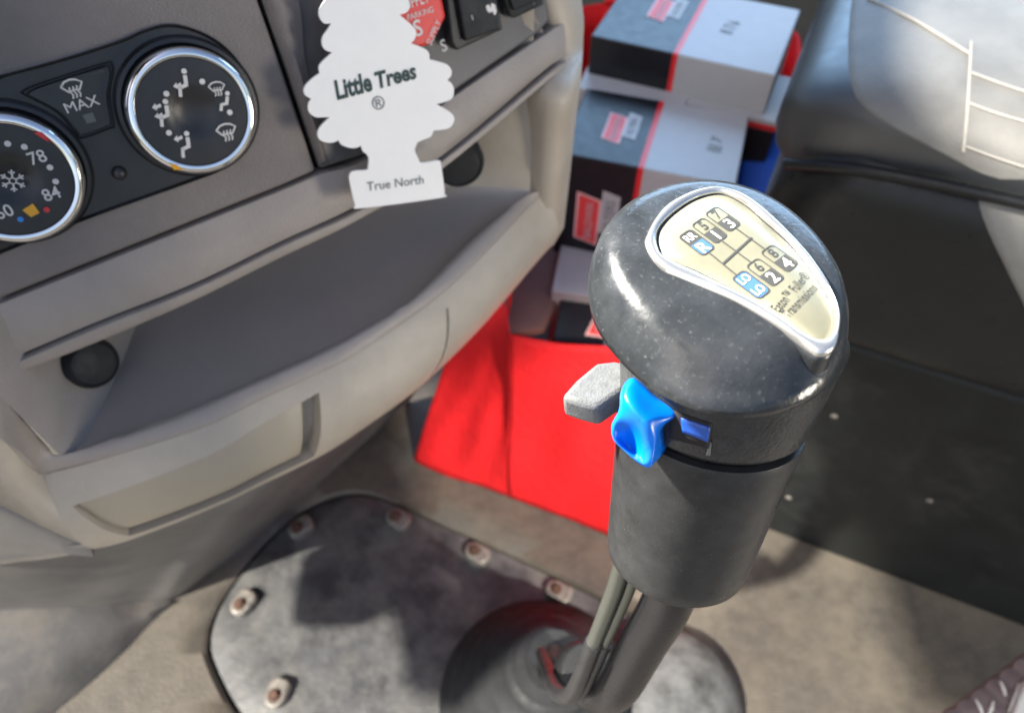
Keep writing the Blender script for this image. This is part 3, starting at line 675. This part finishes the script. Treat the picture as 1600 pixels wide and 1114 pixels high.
def icon(name, polys, px, py, s_, rot, parent, m='print', off=KH + .0005):
    c0 = D(px, py, off); mb = MB()
    for p in polys:
        if p[0] == 'c':
            mb.add([local(c0, p[1] + p[3] * math.cos(2 * math.pi * k / 16), p[2] + p[3] * math.sin(2 * math.pi * k / 16), s_, rot) for k in range(16)], [tuple(range(16))])
        elif p[0] == 'l':   # polyline with width
            pts = p[2]; wd = p[1] / 2; L_, R_ = [], []
            for i, q in enumerate(pts):
                a = V((*pts[max(0, i - 1)], 0)); b = V((*pts[min(len(pts) - 1, i + 1)], 0)); d = (b - a).normalized(); nx, ny = -d.y * wd, d.x * wd
                L_.append(local(c0, q[0] + nx, q[1] + ny, s_, rot)); R_.append(local(c0, q[0] - nx, q[1] - ny, s_, rot))
            mb.loft([L_, R_])
        else:
            mb.add([local(c0, x, y, s_, rot) for x, y in p[1]], [tuple(range(len(p[1])))])
    return mb.build(name, M[m], parent)
seat_ic = [('c', .25, .8, .18), ('l', .26, [(.22, .55), (.12, .0)]), ('l', .24, [(.2, -.05), (-.38, -.18)]), ('l', .22, [(-.33, -.1), (-.5, -.75)])]
arr_lo = [('p', [(-.75, .0), (-.45, .22), (-.5, .05), (-.2, .16), (-.2, -.05), (-.45, -.12), (-.5, -.22)])]
arr_hi = [('p', [(-.7, .6), (-.4, .85), (-.42, .68), (-.1, .75), (-.1, .52), (-.42, .48), (-.45, .35)])]
def wind(ox=0, oy=0, k=1):
    arc = [(ox + k * x, oy + k * y) for x, y in ((-.75, .35), (-.4, .62), (0, .7), (.4, .62), (.75, .35), (.38, -.12), (.0, -.04), (-.38, -.12), (-.75, .35), (-.6, .47))]
    pol = [('l', .13 * k, arc)]
    for dx in (-.26, 0, .26): pol.append(('l', .11 * k, [(ox + k * (dx - .05), oy - .62 * k), (ox + k * (dx + .06), oy - .38 * k), (ox + k * (dx - .05), oy - .1 * k), (ox + k * (dx + .05), oy + .2 * k)]))
    return pol
RK = .0272
k, kc = knob(302, 177, RK, 0)
IS = .0062
for (x, y, ic) in ((288, 132, seat_ic + arr_lo), (259, 179, seat_ic + arr_hi + arr_lo), (292, 228, seat_ic + arr_hi)): icon('vent_symbol', ic, x, y, IS * 1.05, -4, k)
icon('vent_symbol', [('c', .6, -.1, .16), ('l', .22, [(.55, -.3), (.42, -.7)]), ('l', .2, [(.5, -.75), (.0, -.8)]), ('l', .2, [(.05, -.75), (-.1, -1.2)])] + wind(0, .25, .72), 341, 146, IS * 1.05, -8, k)
icon('vent_symbol', wind(), 355, 208, IS * .95, -4, k)
for (x, y) in ((260, 147), (316, 128), (264, 208), (359, 176)): icon('dial_dot', [('c', 0, 0, 1)], x, y, .00125, 0, k)
mb = MB(); q = [D(264, 254, KH - .0005), D(276, 257, KH - .0005), D(285, 264, KH - .002), D(271, 264, KH - .002)]; mb.prism(q, DN * .0022); mb.build('pointer', M['amber'], k)
k2, kc2 = knob(16, 283, RK * 1.0, 0)
off_ = KH + .0005
for (t, x, y) in (('78', 58, 246), ('84', 80, 303), ('60', 6, 331)): text_at('dial_number', t, D(x, y, off_), DH * math.cos(R(0)) + DU * .0, DN, .0054, M['print'], k2, off=.008, wide=.95)
snow = []
for a in range(6):
    c_, s_ = math.cos(R(a * 60 + 10)), math.sin(R(a * 60 + 10)); snow.append(('l', .14, [(.28 * c_, .28 * s_), (1 * c_, 1 * s_)]))
    for sg in (-1, 1): snow.append(('l', .12, [(.62 * c_, .62 * s_), (.62 * c_ + .32 * math.cos(R(a * 60 + 10 + sg * 50)), .62 * s_ + .32 * math.sin(R(a * 60 + 10 + sg * 50)))]))
snow.append(('l', .12, [(.3 * math.cos(R(a * 60 + 10)), .3 * math.sin(R(a * 60 + 10))) for a in range(7)]))
icon('snowflake', snow, 20, 283, .0047, 0, k2)
for (x, y, m_) in ((12, 225, 'print'), (38, 230, 'print'), (78, 262, 'print'), (87, 284, 'print'), (73, 328, 'redp'), (32, 343, 'bluep')): icon('dial_dot', [('c', 0, 0, 1)], x, y, .00125, 0, k2, m_)
icon('dial_mark', [('p', [(-1, .8), (1, .9), (.8, -.9), (-.7, -.8)])], 49, 330, .0026, 12, k2, 'amber')
mb = MB(); q = [D(53, 207, KH), D(66, 207, KH), D(78, 222, KH), D(64, 214, KH)]; mb.prism(q, DN * .0016); mb.build('pointer', M['redp'], k2)
mx_o = catmull([D(x, y, .0006) for x, y in ((34, 143), (60, 131), (164, 98), (175, 100), (178, 112), (172, 150), (179, 195), (172, 202), (130, 217), (120, 211), (88, 176), (38, 149))], 4, True); mc = sum(mx_o, V()) / len(mx_o)
mb = MB(); mb.loft([mx_o, [p + DN * .0008 for p in mx_o], [mc + (p - mc) * .97 + DN * .0012 for p in mx_o], [mc + (p - mc) * .955 + DN * .0008 for p in mx_o], [mc + (p - mc) * .95 - DN * .0002 for p in mx_o]], True)
mb.build('button_frame', M['rubber'], cu_, smooth=40)
mb = MB(); mb.loft([[mc + (p - mc) * .90 - DN * .001 for p in mx_o], [mc + (p - mc) * .90 + DN * .0008 for p in mx_o], [mc + (p - mc) * .86 + DN * .0014 for p in mx_o]], True, True, True)
bt = mb.build('defrost_button', M['black'], cu_, smooth=40)
icon('button_symbol', wind(), 115, 140, .0058, 0, bt, off=.0024)
text_at('button_lettering', 'MAX', D(128, 163, .0024), DH, DN, .0042, M['print'], bt, wide=1.1)
icon('indicator_light', [('p', [(-1, .9), (1, .9), (.9, -.9), (-.9, -.9)])], 140, 185, .0022, 0, bt, 'ink2', off=.0024)
mb = MB(); mb.lathe(D(186, 270, 0), DN, [(.0033, -.001), (.0033, .001), (.003, .0022), (.0018, .0032), (.0002, .0036)], 28); mb.build('sensor_dome', M['black'], cu_, smooth=60)

# ---- switches and red supply knob on the switch panel
rk = empty('supply_knob', D(645, 18, .002), 'red eight sided air supply knob half hidden behind the tree freshener', 'knob')
c0 = D(640, 16, .016); mb = MB(); RO = .0192
oc = [c0 + DH * RO * math.cos(R(22.5 + 45 * k)) + DU * RO * math.sin(R(22.5 + 45 * k)) for k in range(8)]
oc2 = [c0 + (p - c0) * .93 + DN * .0012 for p in oc]; mb.loft([[c0 + (p - c0) * .45 - DN * .014 for p in oc], [c0 + (p - c0) * .6 - DN * .007 for p in oc], [p - DN * .006 for p in oc], oc, oc2], True, True, True)
mb.build('knob_body', M['redknob'], rk, bevel=.0012)
K = lambda x, y: on_pl(x, y, DP0 + DN * .0178, DN)
text_on('knob_lettering', 'SUPPLY', K(628, 18), K(672, 3), DN, M['print'], rk, hs=1.4, off=.01)
text_on('knob_lettering', 'PARKING', K(638, 33), K(678, 19), DN, M['print'], rk, hs=1.1)
text_on('knob_lettering', 'S', K(650, 58), K(662, 54), DN, M['print'], rk, hs=1, off=.01)
text_on('knob_lettering', 'SUPPLY', K(674, 72), K(690, 36), DN, M['print'], rk, hs=1.3)
text_on('panel_mark', 'S', D(692, 82, .0012), D(700, 78, .0012), DN, M['print'], swp, hs=1.0, off=.01)
def rocker(lbl, fr_, fa, sym):
    r = empty('rocker_switch', D(*fr_[0], 0), lbl, 'switch', 'rocker switches')
    mb = MB(); mb.prism([D(x, y, .0045) for x, y in fr_], -DN * .01); mb.build('housing', M['black'], r, bevel=.0012)
    mb = MB(); p = [D(x, y, .0085) for x, y in fa]; mb.prism(p, -DN * .006); k = mb.build('rocker', M['rubber'], r, bevel=.0015, seg=3)
    if sym:
        icon('switch_symbol', [('p', [(-1, .9), (-.3, 1), (-.1, .3), (.2, 1.1), (.9, .7), (1, -.5), (.5, -1.1), (.1, -.3), (-.5, -.4), (-.9, 0)])], 768, 16, .0029, 0, k, 'print', off=.0092)
        icon('switch_symbol', [('l', .3, [(0, 1), (0, -1)])], 738, 28, .0012, 10, k, 'print', off=.0092)
rocker('black rocker switch with white symbol right of the red knob', [(690, -40), (698, 0), (706, 68), (714, 80), (786, 47), (776, -5), (765, -60)], [(708, -40), (717, 4), (728, 66), (781, 47), (776, 10), (768, -50)], True)
rocker('plain black rocker switch at the far right end of the dashboard', [(778, -50), (788, -4), (798, 26), (804, 30), (850, 8), (845, -30), (835, -60)], [(790, -40), (797, -4), (804, 18), (843, 2), (838, -30), (828, -50)], False)

# ================================================================== TREE FRESHENER
TO = .020
def T(px, py, o=0): return on_pl(px, py, DP0 + DN * (TO + o), DN)
tz = [(190, 0), (165, 40), (165, 75), (185, 103), (217, 104), (200, 130), (178, 165), (178, 200), (195, 222), (222, 229), (185, 262), (163, 290), (166, 320), (125, 350), (98, 385), (103, 415), (129, 432), (118, 450), (118, 485), (145, 510), (185, 512), (211, 511), (175, 545), (158, 575), (165, 608), (200, 622), (230, 620), (248, 611), (262, 632), (300, 645), (330, 643), (346, 634), (355, 660), (370, 672), (380, 690), (378, 720), (370, 740), (315, 745), (297, 760), (296, 785), (320, 890), (345, 907), (690, 862), (707, 845), (708, 820), (693, 715), (680, 700), (610, 710), (595, 690), (580, 655), (591, 621), (620, 608), (650, 595), (662, 569), (690, 567), (730, 558), (750, 530), (748, 505), (720, 480), (674, 455), (720, 442), (745, 425), (750, 390), (740, 365), (721, 350), (738, 330), (738, 305), (715, 280), (644, 260), (640, 230), (615, 210), (563, 190), (580, 170), (585, 140), (570, 115), (513, 66), (545, 55), (557, 30), (550, 0), (530, -40), (490, -60), (510, -90), (490, -150), (440, -180), (430, -230), (390, -290), (340, -310), (300, -280), (270, -220), (250, -180), (210, -150), (200, -100), (225, -70), (200, -40)]
sharp = {(217, 104), (222, 229), (166, 320), (129, 432), (211, 511), (248, 611), (346, 634), (591, 621), (662, 569), (674, 455), (721, 350), (644, 260), (563, 190), (513, 66)}
raw = [(440 + x / 2.785, y / 2.785) for x, y in tz]
tp = []
nT = len(raw)
for i in range(nT):
    p = [V((*raw[(i + k - 1) % nT], 0)) for k in range(4)]
    if tz[i] in sharp: p[0] = p[1] * 2 - p[2]
    if tz[(i + 1) % nT] in sharp: p[3] = p[2] * 2 - p[1]
    for j in range(4):
        t = j / 4; q = 0.5 * ((2 * p[1]) + (p[2] - p[0]) * t + (2 * p[0] - 5 * p[1] + 4 * p[2] - p[3]) * t * t + (3 * p[1] - p[0] - 3 * p[2] + p[3]) * t ** 3)
        tp.append((q.x, q.y))
tr = empty('air_freshener', T(620, 320), 'white tree shaped card air freshener hanging in front of the dashboard', 'air freshener')
mb = MB(); mb.prism([T(x, y) for x, y in tp], -DN * .0016); card = mb.build('card', M['card'], tr)
text_on('lettering', 'Little', T(527, 156, .0004), T(583, 141, .0004), DN, M['ink'], tr, hs=1.35, shear=.12, off=.032)
text_on('lettering', 'Trees', T(590, 139, .0004), T(652, 122, .0004), DN, M['ink'], tr, hs=1.15, shear=.12, off=.032)
text_on('registered_mark', '\u00ae', T(584, 174, .0004), T(603, 169, .0004), DN, M['ink2'], tr, hs=1.0)
text_on('lettering', 'True North', T(574, 299, .0004), T(662, 287, .0004), DN, M['ink2'], tr, hs=1.0)
mb = MB(); tq = T(570, -110); mb.tube([tq - DN * .0008 - V((0, 0, .004)), tq + V((0, 0, .02)), tq + V((.002, .004, .09))], .0006, 6); mb.build('string', M['stitch'], tr)

# ================================================================== RED BAG
bag = empty('red_bag', at_z(800, 775, 0), 'large open red shopping bag standing on the floor, full of filter cartons', 'bag')
def wall_mesh(lo, hi, nv=10, fold=0, seed=1, m=6):
    a, b = catmull(lo, m), catmull(hi, m); rnd = random.Random(seed); ph = [rnd.uniform(0, 6) for _ in range(6)]
    rings = []
    for j in range(nv + 1):
        t = j / nv; r = []
        for i, (p, q) in enumerate(zip(a, b)):
            s_ = i / (len(a) - 1); d = (a[min(i + 1, len(a) - 1)] - a[max(0, i - 1)]).normalized(); nr = V((d.y, -d.x, 0))
            wv = fold * (math.sin(9 * s_ + ph[0] + 3 * t) * .5 + math.sin(17 * s_ - 6 * t + ph[1]) * .3 + math.sin(5 * t + ph[2]) * .4) * math.sin(math.pi * min(1, t * 1.1 + .05))
            r.append(p.lerp(q, t) + nr * wv)
        rings.append(r)
    mb = MB(); mb.loft(rings); return mb
BH = .268
fA, fB, fC = at_z(648, 718, 0), at_z(795, 775, 0), at_z(945, 832, 0)
fD = fC + (fC - fB) * .75
tB = at_z(797, 522, BH); tC = at_z(955, 541, BH); tD = tC + (tC - tB) * .8
mb = wall_mesh([fB, fB.lerp(fC, .5), fC, fD], [tB, tB.lerp(tC, .5) - V((0, .004, 0)), tC, tD], 24, .006, 3)
def bagpart(mb, name):
    o = mb.build(name, M['red'], bag, smooth=180); s_ = o.modifiers.new('solid', 'SOLIDIFY'); s_.thickness = .0012; return o
bagpart(mb, 'front_wall')
tA = at_z(800, 446, BH + .012)
gl_ = [fA, fA.lerp(fB, .35) + V((-.004, -.004, 0)), fA.lerp(fB, .7) + V((.0, .0, 0)), fB]
gh_ = [at_z(735, 440, BH), at_z(775, 452, BH), at_z(790, 490, BH) + V((.0, .01, 0)), tB]
mb = wall_mesh(gl_, gh_, 24, .007, 8)
bagpart(mb, 'side_wall')
mb = MB(); hm = catmull([tB, tB.lerp(tC, .5) - V((0, .004, 0)), tC, tD], 6); mb.loft([[p + V((0, -.0012, .0008)) for p in hm], [p + V((-.0004, -.0022, -.008)) for p in hm], [p + V((-.0006, -.0024, -.016)) for p in hm], [p + V((0, -.0008, -.0165)) for p in hm]]); mb.build('hem', M['red'], bag, smooth=60)
# folded gusset flap lying over the side wall
fl0 = [at_z(692, 722, .012), at_z(740, 724, .014), at_z(792, 726, .018)]
gx = fA.lerp(fB, .3)
# far walls seen behind the cartons
rimL = [at_z(797, 470, BH), at_z(806, 360, BH + .01), at_z(838, 200, BH + .02), at_z(872, 45, BH + .03), at_z(900, 14, BH + .04), at_z(955, 4, BH + .045)]
lowL = [V((p.x - .03, p.y, 0.0)) for p in rimL]
bagpart(wall_mesh(lowL, rimL, 8, .004, 5), 'side_wall')
rimF = [at_z(945, 2, BH + .05), at_z(1010, 6, BH + .05), at_z(1090, 14, BH + .05), at_z(1180, 36, BH + .05), at_z(1232, 50, BH + .05), at_z(1246, 68, BH + .045), at_z(1243, 115, BH + .03), at_z(1225, 160, BH + .01)]
lowF = [V((p.x - .01, p.y - .01, 0.0)) for p in rimF]
bagpart(wall_mesh(lowF, rimF, 8, .003, 6), 'back_wall')
for r in (rimF, ):
    mb = MB(); mb.tube(catmull(r, 6), .0045, 8); mb.build('rim', M['red'], bag, smooth=60)
rr_ = tD + V((.055, .13, .0)); r2 = V((fD.x + .05, fD.y + .12, 0)); bagpart(wall_mesh([fD, fD.lerp(r2, .5) + V((.004, 0, 0)), r2], [tD, tD.lerp(rr_, .5), rr_], 10, .003, 9), 'side_wall')
# the wide brown board lining the bag between the cartons
mb = MB(); bq = [at_z(786, 455, .215), at_z(835, 378, .20), at_z(905, 395, .20), at_z(850, 512, .215), at_z(795, 522, .22)]
mb.prism(bq, (0, 0, -.01)); tag(mb.build('cardboard_sheet', M['bagin'], bevel=.001), 'dark brown cardboard sheet lying between the cartons in the bag', 'cardboard')

# ================================================================== CARTONS
def carton(name, corner, yaw, wd, dp, h, split, label, swap=False, mats=('cblack', 'cred', 'cwhite'), stripe=.006, topz=True):
    """corner: near left top corner; width runs to the right, depth away"""
    a = R(yaw); ex = V((math.cos(a), math.sin(a), 0)); ey = V((-math.sin(a), math.cos(a), 0)); Z = V((0, 0, 1))
    base = corner - Z * h
    root = empty(name, base, label, 'carton', 'filter cartons in the bag')
    mb = MB(); xs = [0, wd * split - stripe / 2, wd * split + stripe / 2, wd] if split else [0, wd]
    mi = [0, 1, 2] if split else [0]
    vs = []; 
    for x in xs:
        for (y, z) in ((0, 0), (dp, 0), (dp, h), (0, h)): vs.append(base + ex * x + ey * y + Z * z)
    n = len(xs)
    for i in range(n - 1):
        for k in range(4):
            kk = (k + 1) % 4; mb.add([vs[i * 4 + k], vs[i * 4 + kk], vs[(i + 1) * 4 + kk], vs[(i + 1) * 4 + k]], [(0, 1, 2, 3)], mi[i])
    mb.add(vs[0:4], [(0, 1, 2, 3)], 0); mb.add(vs[-4:], [(0, 1, 2, 3)], mi[-1])
    mb.build('box', [M[x] for x in mats], root, bevel=.0016)
    # flap seam on the top, a thin proud panel edge
    return root, ex, ey, Z, base
def logo(root, c, ex, up, n, s_, tilt=True):
    """slanted red badge with a paler edge and a grey one stepped beside it, lettered"""
    n = n.normalized(); c = c + n * .0007
    def quad(cx, cy, w_, h_, sk): return [c + ex * (cx + sx * w_ / 2 + sk * sy * h_ / 2) * s_ + up * (cy + sy * h_ / 2) * s_ for sx, sy in ((-1, -1), (1, -1), (1, 1), (-1, 1))]
    for (cx, cy, w_, h_, m_, o_) in ((0, 0, 1.0, .42, 'logopink', 0), (0, 0, .92, .34, 'logored', .0003), (.18, -.36, .9, .30, 'cwhite', 0)):
        mb = MB(); mb.add([p + n * o_ for p in quad(cx, cy, w_, h_, .25)], [(0, 1, 2, 3)]); mb.build('logo_badge', M[m_], root)
    text_on('logo_lettering', 'BALDWIN', c + ex * (-.40) * s_ - up * .09 * s_ + n * .0006, c + ex * .36 * s_ - up * .09 * s_ + n * .0006, n, M['cwhite'], root, hs=1.1)
    text_on('logo_lettering', 'FILTERS', c + ex * (-.14) * s_ - up * .43 * s_ + n * .0003, c + ex * .48 * s_ - up * .43 * s_ + n * .0003, n, M['ink2'], root, hs=1.1)
ZA = .357
cA = at_z(873, 239, ZA); cAr = at_z(1150, 291, ZA); yA = math.degrees(math.atan2(cAr.y - cA.y, cAr.x - cA.x)); wA = (cAr - cA).length
r, ex, ey, Z, b = carton('filter_carton', cA, yA, wA, .128, .145, .475, 'glossy half black, half white carton nearest the knob, red badge on its front')
logo(r, b + ex * .038 + Z * .062, Z, -ex, -ey, .068)
logo(r, b + ex * .048 + ey * .06 + Z * .145, ey, -ex, Z, .05)
text_on('stock_number', '||| 7', b + ex * (wA * .86) + ey * .05 + Z * .1456, b + ex * (wA * .88) + ey * .075 + Z * .1456, Z, M['ink2'], r)
# white-edged carton just behind, its rim showing round the first
cB = at_z(878, 190, .35) ; yB = yA
cB = at_z(872, 205, .348)
r, ex, ey, Z, b = carton('filter_carton', cA + ey * .132 + ex * -.012 + V((0, 0, -.004)), yA - 1, .128, .05, .14, 0, 'white carton wedged behind the near glossy carton, only its top rim showing', mats=('cwhite', 'cred', 'cwhite'))
# upper black and white carton at the back
ZC = .40
c1 = at_z(923, 56, ZC); c2 = at_z(1212, 119, ZC); yC = math.degrees(math.atan2(c2.y - c1.y, c2.x - c1.x)); wC = (c2 - c1).length
far = at_z(960, 0, ZC); dC = .155
r, ex, ey, Z, b = carton('filter_carton', c1, yC, wC, dC, .17, .475, 'farthest carton against the back of the bag, black left half and white right half')
logo(r, b + ex * (wC * .27) + ey * dC * .58 + Z * .17, ey, -ex, Z, .052)
logo(r, b + ex * (wC * .19) + Z * .085, Z, -ex, -ey, .055)
text_on('stock_number', 'B 7 6', b + ex * (wC * .70) + ey * .065 + Z * .1706, b + ex * (wC * .72) + ey * .095 + Z * .1706, Z, M['ink2'], r, hs=1.4)
# white carton lying between the two
ZD = .352
d1 = at_z(1043, 155, ZD); d2 = at_z(1215, 193, ZD); yD = math.degrees(math.atan2(d2.y - d1.y, d2.x - d1.x)); wD = (d2 - d1).length
r, ex, ey, Z, b = carton('filter_carton', d1, yD, wD, .10, .10, 0, 'plain white topped carton lying between the near and the far carton', mats=('cwhite', 'cred', 'cwhite'))
mb = MB(); mb.box(b + ex * wD / 2 - ey * .0008 + Z * .092, ex * wD, ey * .001, Z * .006); mb.build('stripe', M['cred'], r)
mb = MB(); mb.box(b + ex * wD / 2 - ey * .0008 + Z * .044, ex * wD * .999, ey * .0012, Z * .088); mb.build('front_band', M['cblack'], r)
# low carton in the front of the bag
ZE = .225
e1 = at_z(862, 455, ZE); e2 = at_z(960, 468, ZE); yE = math.degrees(math.atan2(e2.y - e1.y, e2.x - e1.x))
r, ex, ey, Z, b = carton('filter_carton', e1 + V((0, -.062, -.012)), yE, .17, .062, .14, 0, 'low black carton just inside the front of the red bag', mats=('cblack', 'cred', 'cwhite'))
logo(r, b + ex * .075 + ey * .028 + Z * .14, ex, ey, Z, .075)
r, ex, ey, Z, b = carton('filter_carton', e1, yE, .17, .085, .13, 0, 'pinkish white carton inside the bag behind the low black one', mats=('cwhite', 'cred', 'cwhite'))
# blue film wrapped filter squeezed beside the seat
mb = MB(); q = [at_z(1150, 300, .28), at_z(1160, 232, .30), at_z(1196, 215, .31), at_z(1215, 150, .33), at_z(1236, 160, .33), at_z(1230, 240, .31), at_z(1215, 330, .28)]
mb.prism(q, (-.005, -.005, -.16)); tag(mb.build('blue_pouch', M['blueb'], bevel=.006, seg=3), 'bright blue plastic pouch squeezed between the cartons and the seat', 'pouch')

# ================================================================== PASSENGER SEAT
SO = V((.2, .435, 0)); SB = V((.913, -.407, 0)).normalized(); SL = V((.407, .913, 0)).normalized()
seat = empty('passenger_seat', SO + SB * .3 + SL * .25, 'black vinyl passenger seat cushion with stitched pleats on a dark base', 'seat')
def sp(b, l, z): return SO + SB * b + SL * l + V((0, 0, z))
# base box
mb = MB(); mb.box(sp(.50, .24, .172), SB * .96, SL * .46, V((0, 0, .352))); mb.build('seat_base', M['basep'], seat, bevel=.008, seg=3)
for (x, y) in ((1303, 650), (1232, 777), (1452, 782)):
    d = pdir(x, y); n = -SL; t = (sp(0, .01, 0) - CAM).dot(n) / d.dot(n); mb = MB(); mb.lathe(CAM + d * t + SL * .0005, n, [(.0034, -.001), (.0034, .0008), (.002, .0016)], 16); mb.build('rivet', M['bolt'], seat, smooth=40)
# cushion: sections along the seat's length, rounded nose at the front
def cush(l0, l1, z0, z1, b0, b1, rr, nose, crown=.02):
    mb = MB(); rings = []
    N_ = 60
    for k in range(26):
        t = k / 25; bb = b0 + (b1 - b0) * t ** 1.6
        q = min(1, (bb - b0) / nose); sq = math.sqrt(max(0, 1 - (1 - q) ** 2)); ring = []
        lc, zc = (l0 + l1) / 2, z0 + (z1 - z0) * .45; hl, hz1, hz0 = (l1 - l0) / 2, (z1 - zc), zc - z0
        for j in range(N_):
            a = 2 * math.pi * j / N_; ca, sa = math.cos(a), math.sin(a)
            n_ = 7.0
            x = math.copysign(abs(ca) ** (2 / n_), ca); y = math.copysign(abs(sa) ** (2 / n_), sa)
            f = .25 + .75 * sq
            ring.append(sp(bb, lc + x * hl * (.80 + .20 * sq), zc + (y * (hz1 if y > 0 else hz0)) * f + (crown * (1 - x * x) * (1 if y > 0 else 0) * sq)))
        rings.append(ring)
    mb.loft(rings, True, True, True); return mb
mb = cush(-.012, .52, .345, .545, -.012, .95, .05, .07, .005); clow = mb.build('cushion', M['vinylside'], seat, smooth=80)
mb = cush(.002, .52, .47, .578, -.022, .95, .05, .11, .012); ctop = mb.build('cushion_top', M['vinyl'], seat, smooth=80)
# piping along the near edge
mb = MB(); pth = [sp(b - .005, -.008 + .02 * math.exp(-b * 25), .536 - .03 * math.exp(-b * 22)) for b in [i * .04 for i in range(24)]]; mb.tube(catmull(pth, 3), .0042, 10); mb.build('piping', M['vinylside'], seat, smooth=60)
from mathutils.bvhtree import BVHTree
bv = BVHTree.FromPolygons([tuple(v.co) for v in ctop.data.vertices], [tuple(p.vertices) for p in ctop.data.polygons])
def drape(px, py):
    d = pdir(px, py).normalized(); h = bv.ray_cast(CAM, d); return (h[0] + h[1] * .0021) if h[0] else None
bv2 = BVHTree.FromPolygons([tuple(v.co) for v in clow.data.vertices], [tuple(p.vertices) for p in clow.data.polygons])
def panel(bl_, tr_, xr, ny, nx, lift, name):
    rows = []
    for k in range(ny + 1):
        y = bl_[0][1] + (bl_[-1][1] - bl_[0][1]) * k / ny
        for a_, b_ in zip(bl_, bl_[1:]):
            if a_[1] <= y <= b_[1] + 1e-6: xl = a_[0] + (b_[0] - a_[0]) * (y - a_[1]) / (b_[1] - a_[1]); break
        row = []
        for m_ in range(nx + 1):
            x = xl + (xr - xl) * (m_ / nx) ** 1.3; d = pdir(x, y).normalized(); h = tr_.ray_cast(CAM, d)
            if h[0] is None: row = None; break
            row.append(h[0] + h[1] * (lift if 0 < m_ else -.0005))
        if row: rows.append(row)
    mb = MB(); mb.loft(rows); o = mb.build(name, M['sunlit'], seat, smooth=180); return o
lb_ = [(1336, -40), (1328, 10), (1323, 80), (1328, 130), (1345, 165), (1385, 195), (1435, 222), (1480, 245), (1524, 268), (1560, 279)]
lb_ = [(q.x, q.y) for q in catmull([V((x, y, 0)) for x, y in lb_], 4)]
panel(lb_, bv, 1760, 44, 26, .0012, 'seat_sunlit_area')  # draped grey sheet in the outline of the seat's sunlit area
panel([(1524, 300), (1529, 330), (1545, 370), (1570, 420), (1602, 485), (1640, 560)], bv2, 1760, 20, 14, .001, 'seat_sunlit_area')
for (pts, rr) in ([[(1515, 70), (1513, 110), (1509, 180), (1505, 236)], .0009], [[(1356, 2), (1420, 32), (1470, 62), (1515, 90)], .001], [[(1516, 118), (1570, 138), (1640, 160)], .0008], [[(1512, 165), (1560, 182), (1640, 205)], .0008], [[(1508, 228), (1560, 246), (1640, 272)], .0008]):
    q = [p for p in (drape(*x) for x in pts) if p]
    if len(q) > 1: mb = MB(); mb.tube(catmull(q, 5), rr, 8); mb.build('seam', M['stitch'], seat, smooth=60)

# ================================================================== LOWER RIGHT: ribbed strip
rs = empty('ribbed_strip', at_z(1590, 1110, .1), 'mauve ribbed rubber strip with bright trim at the bottom right corner', 'rubber strip')
a, b_ = at_z(1470, 1125, .12), at_z(1625, 1012, .12); d = (b_ - a).normalized(); s_ = V((d.y, -d.x, 0))
mb = MB(); n = 60; rings = []
for k in range(n + 1):
    t = k / n; w_ = .003 * abs(math.sin(t * 7 * math.pi)); p = a + (b_ - a) * t
    rings.append([p - s_ * w_ - V((0, 0, .03)), p - s_ * (w_) , p + s_ * .008 + V((0, 0, .004 + w_ * .5)), p + s_ * .05 + V((0, 0, .006)), p + s_ * .09 + V((0, 0, 0))])
mb.loft(rings); mb.build('strip', M['mauve'], rs, smooth=60)
for (x0, y0, x1, y1) in ((1563, 1064, 1571, 1086), (1525, 1092, 1536, 1118), (1552, 1095, 1544, 1118), (1592, 1068, 1576, 1112)):
    p, q = at_z(x0, y0, .129), at_z(x1, y1, .129); mb = MB(); mb.tube([p, p.lerp(q, .5) + V((0, 0, .001)), q], [.0008, .0015, .001], 8); mb.build('rib', M['steel'], rs, smooth=60)
p = [at_z(1602, 1062, .135), at_z(1583, 1118, .135), at_z(1640, 1130, .135), at_z(1650, 1060, .135)]
mb = MB(); mb.prism(p, (0, 0, -.01)); mb.build('trim', M['steel'], rs, bevel=.002)
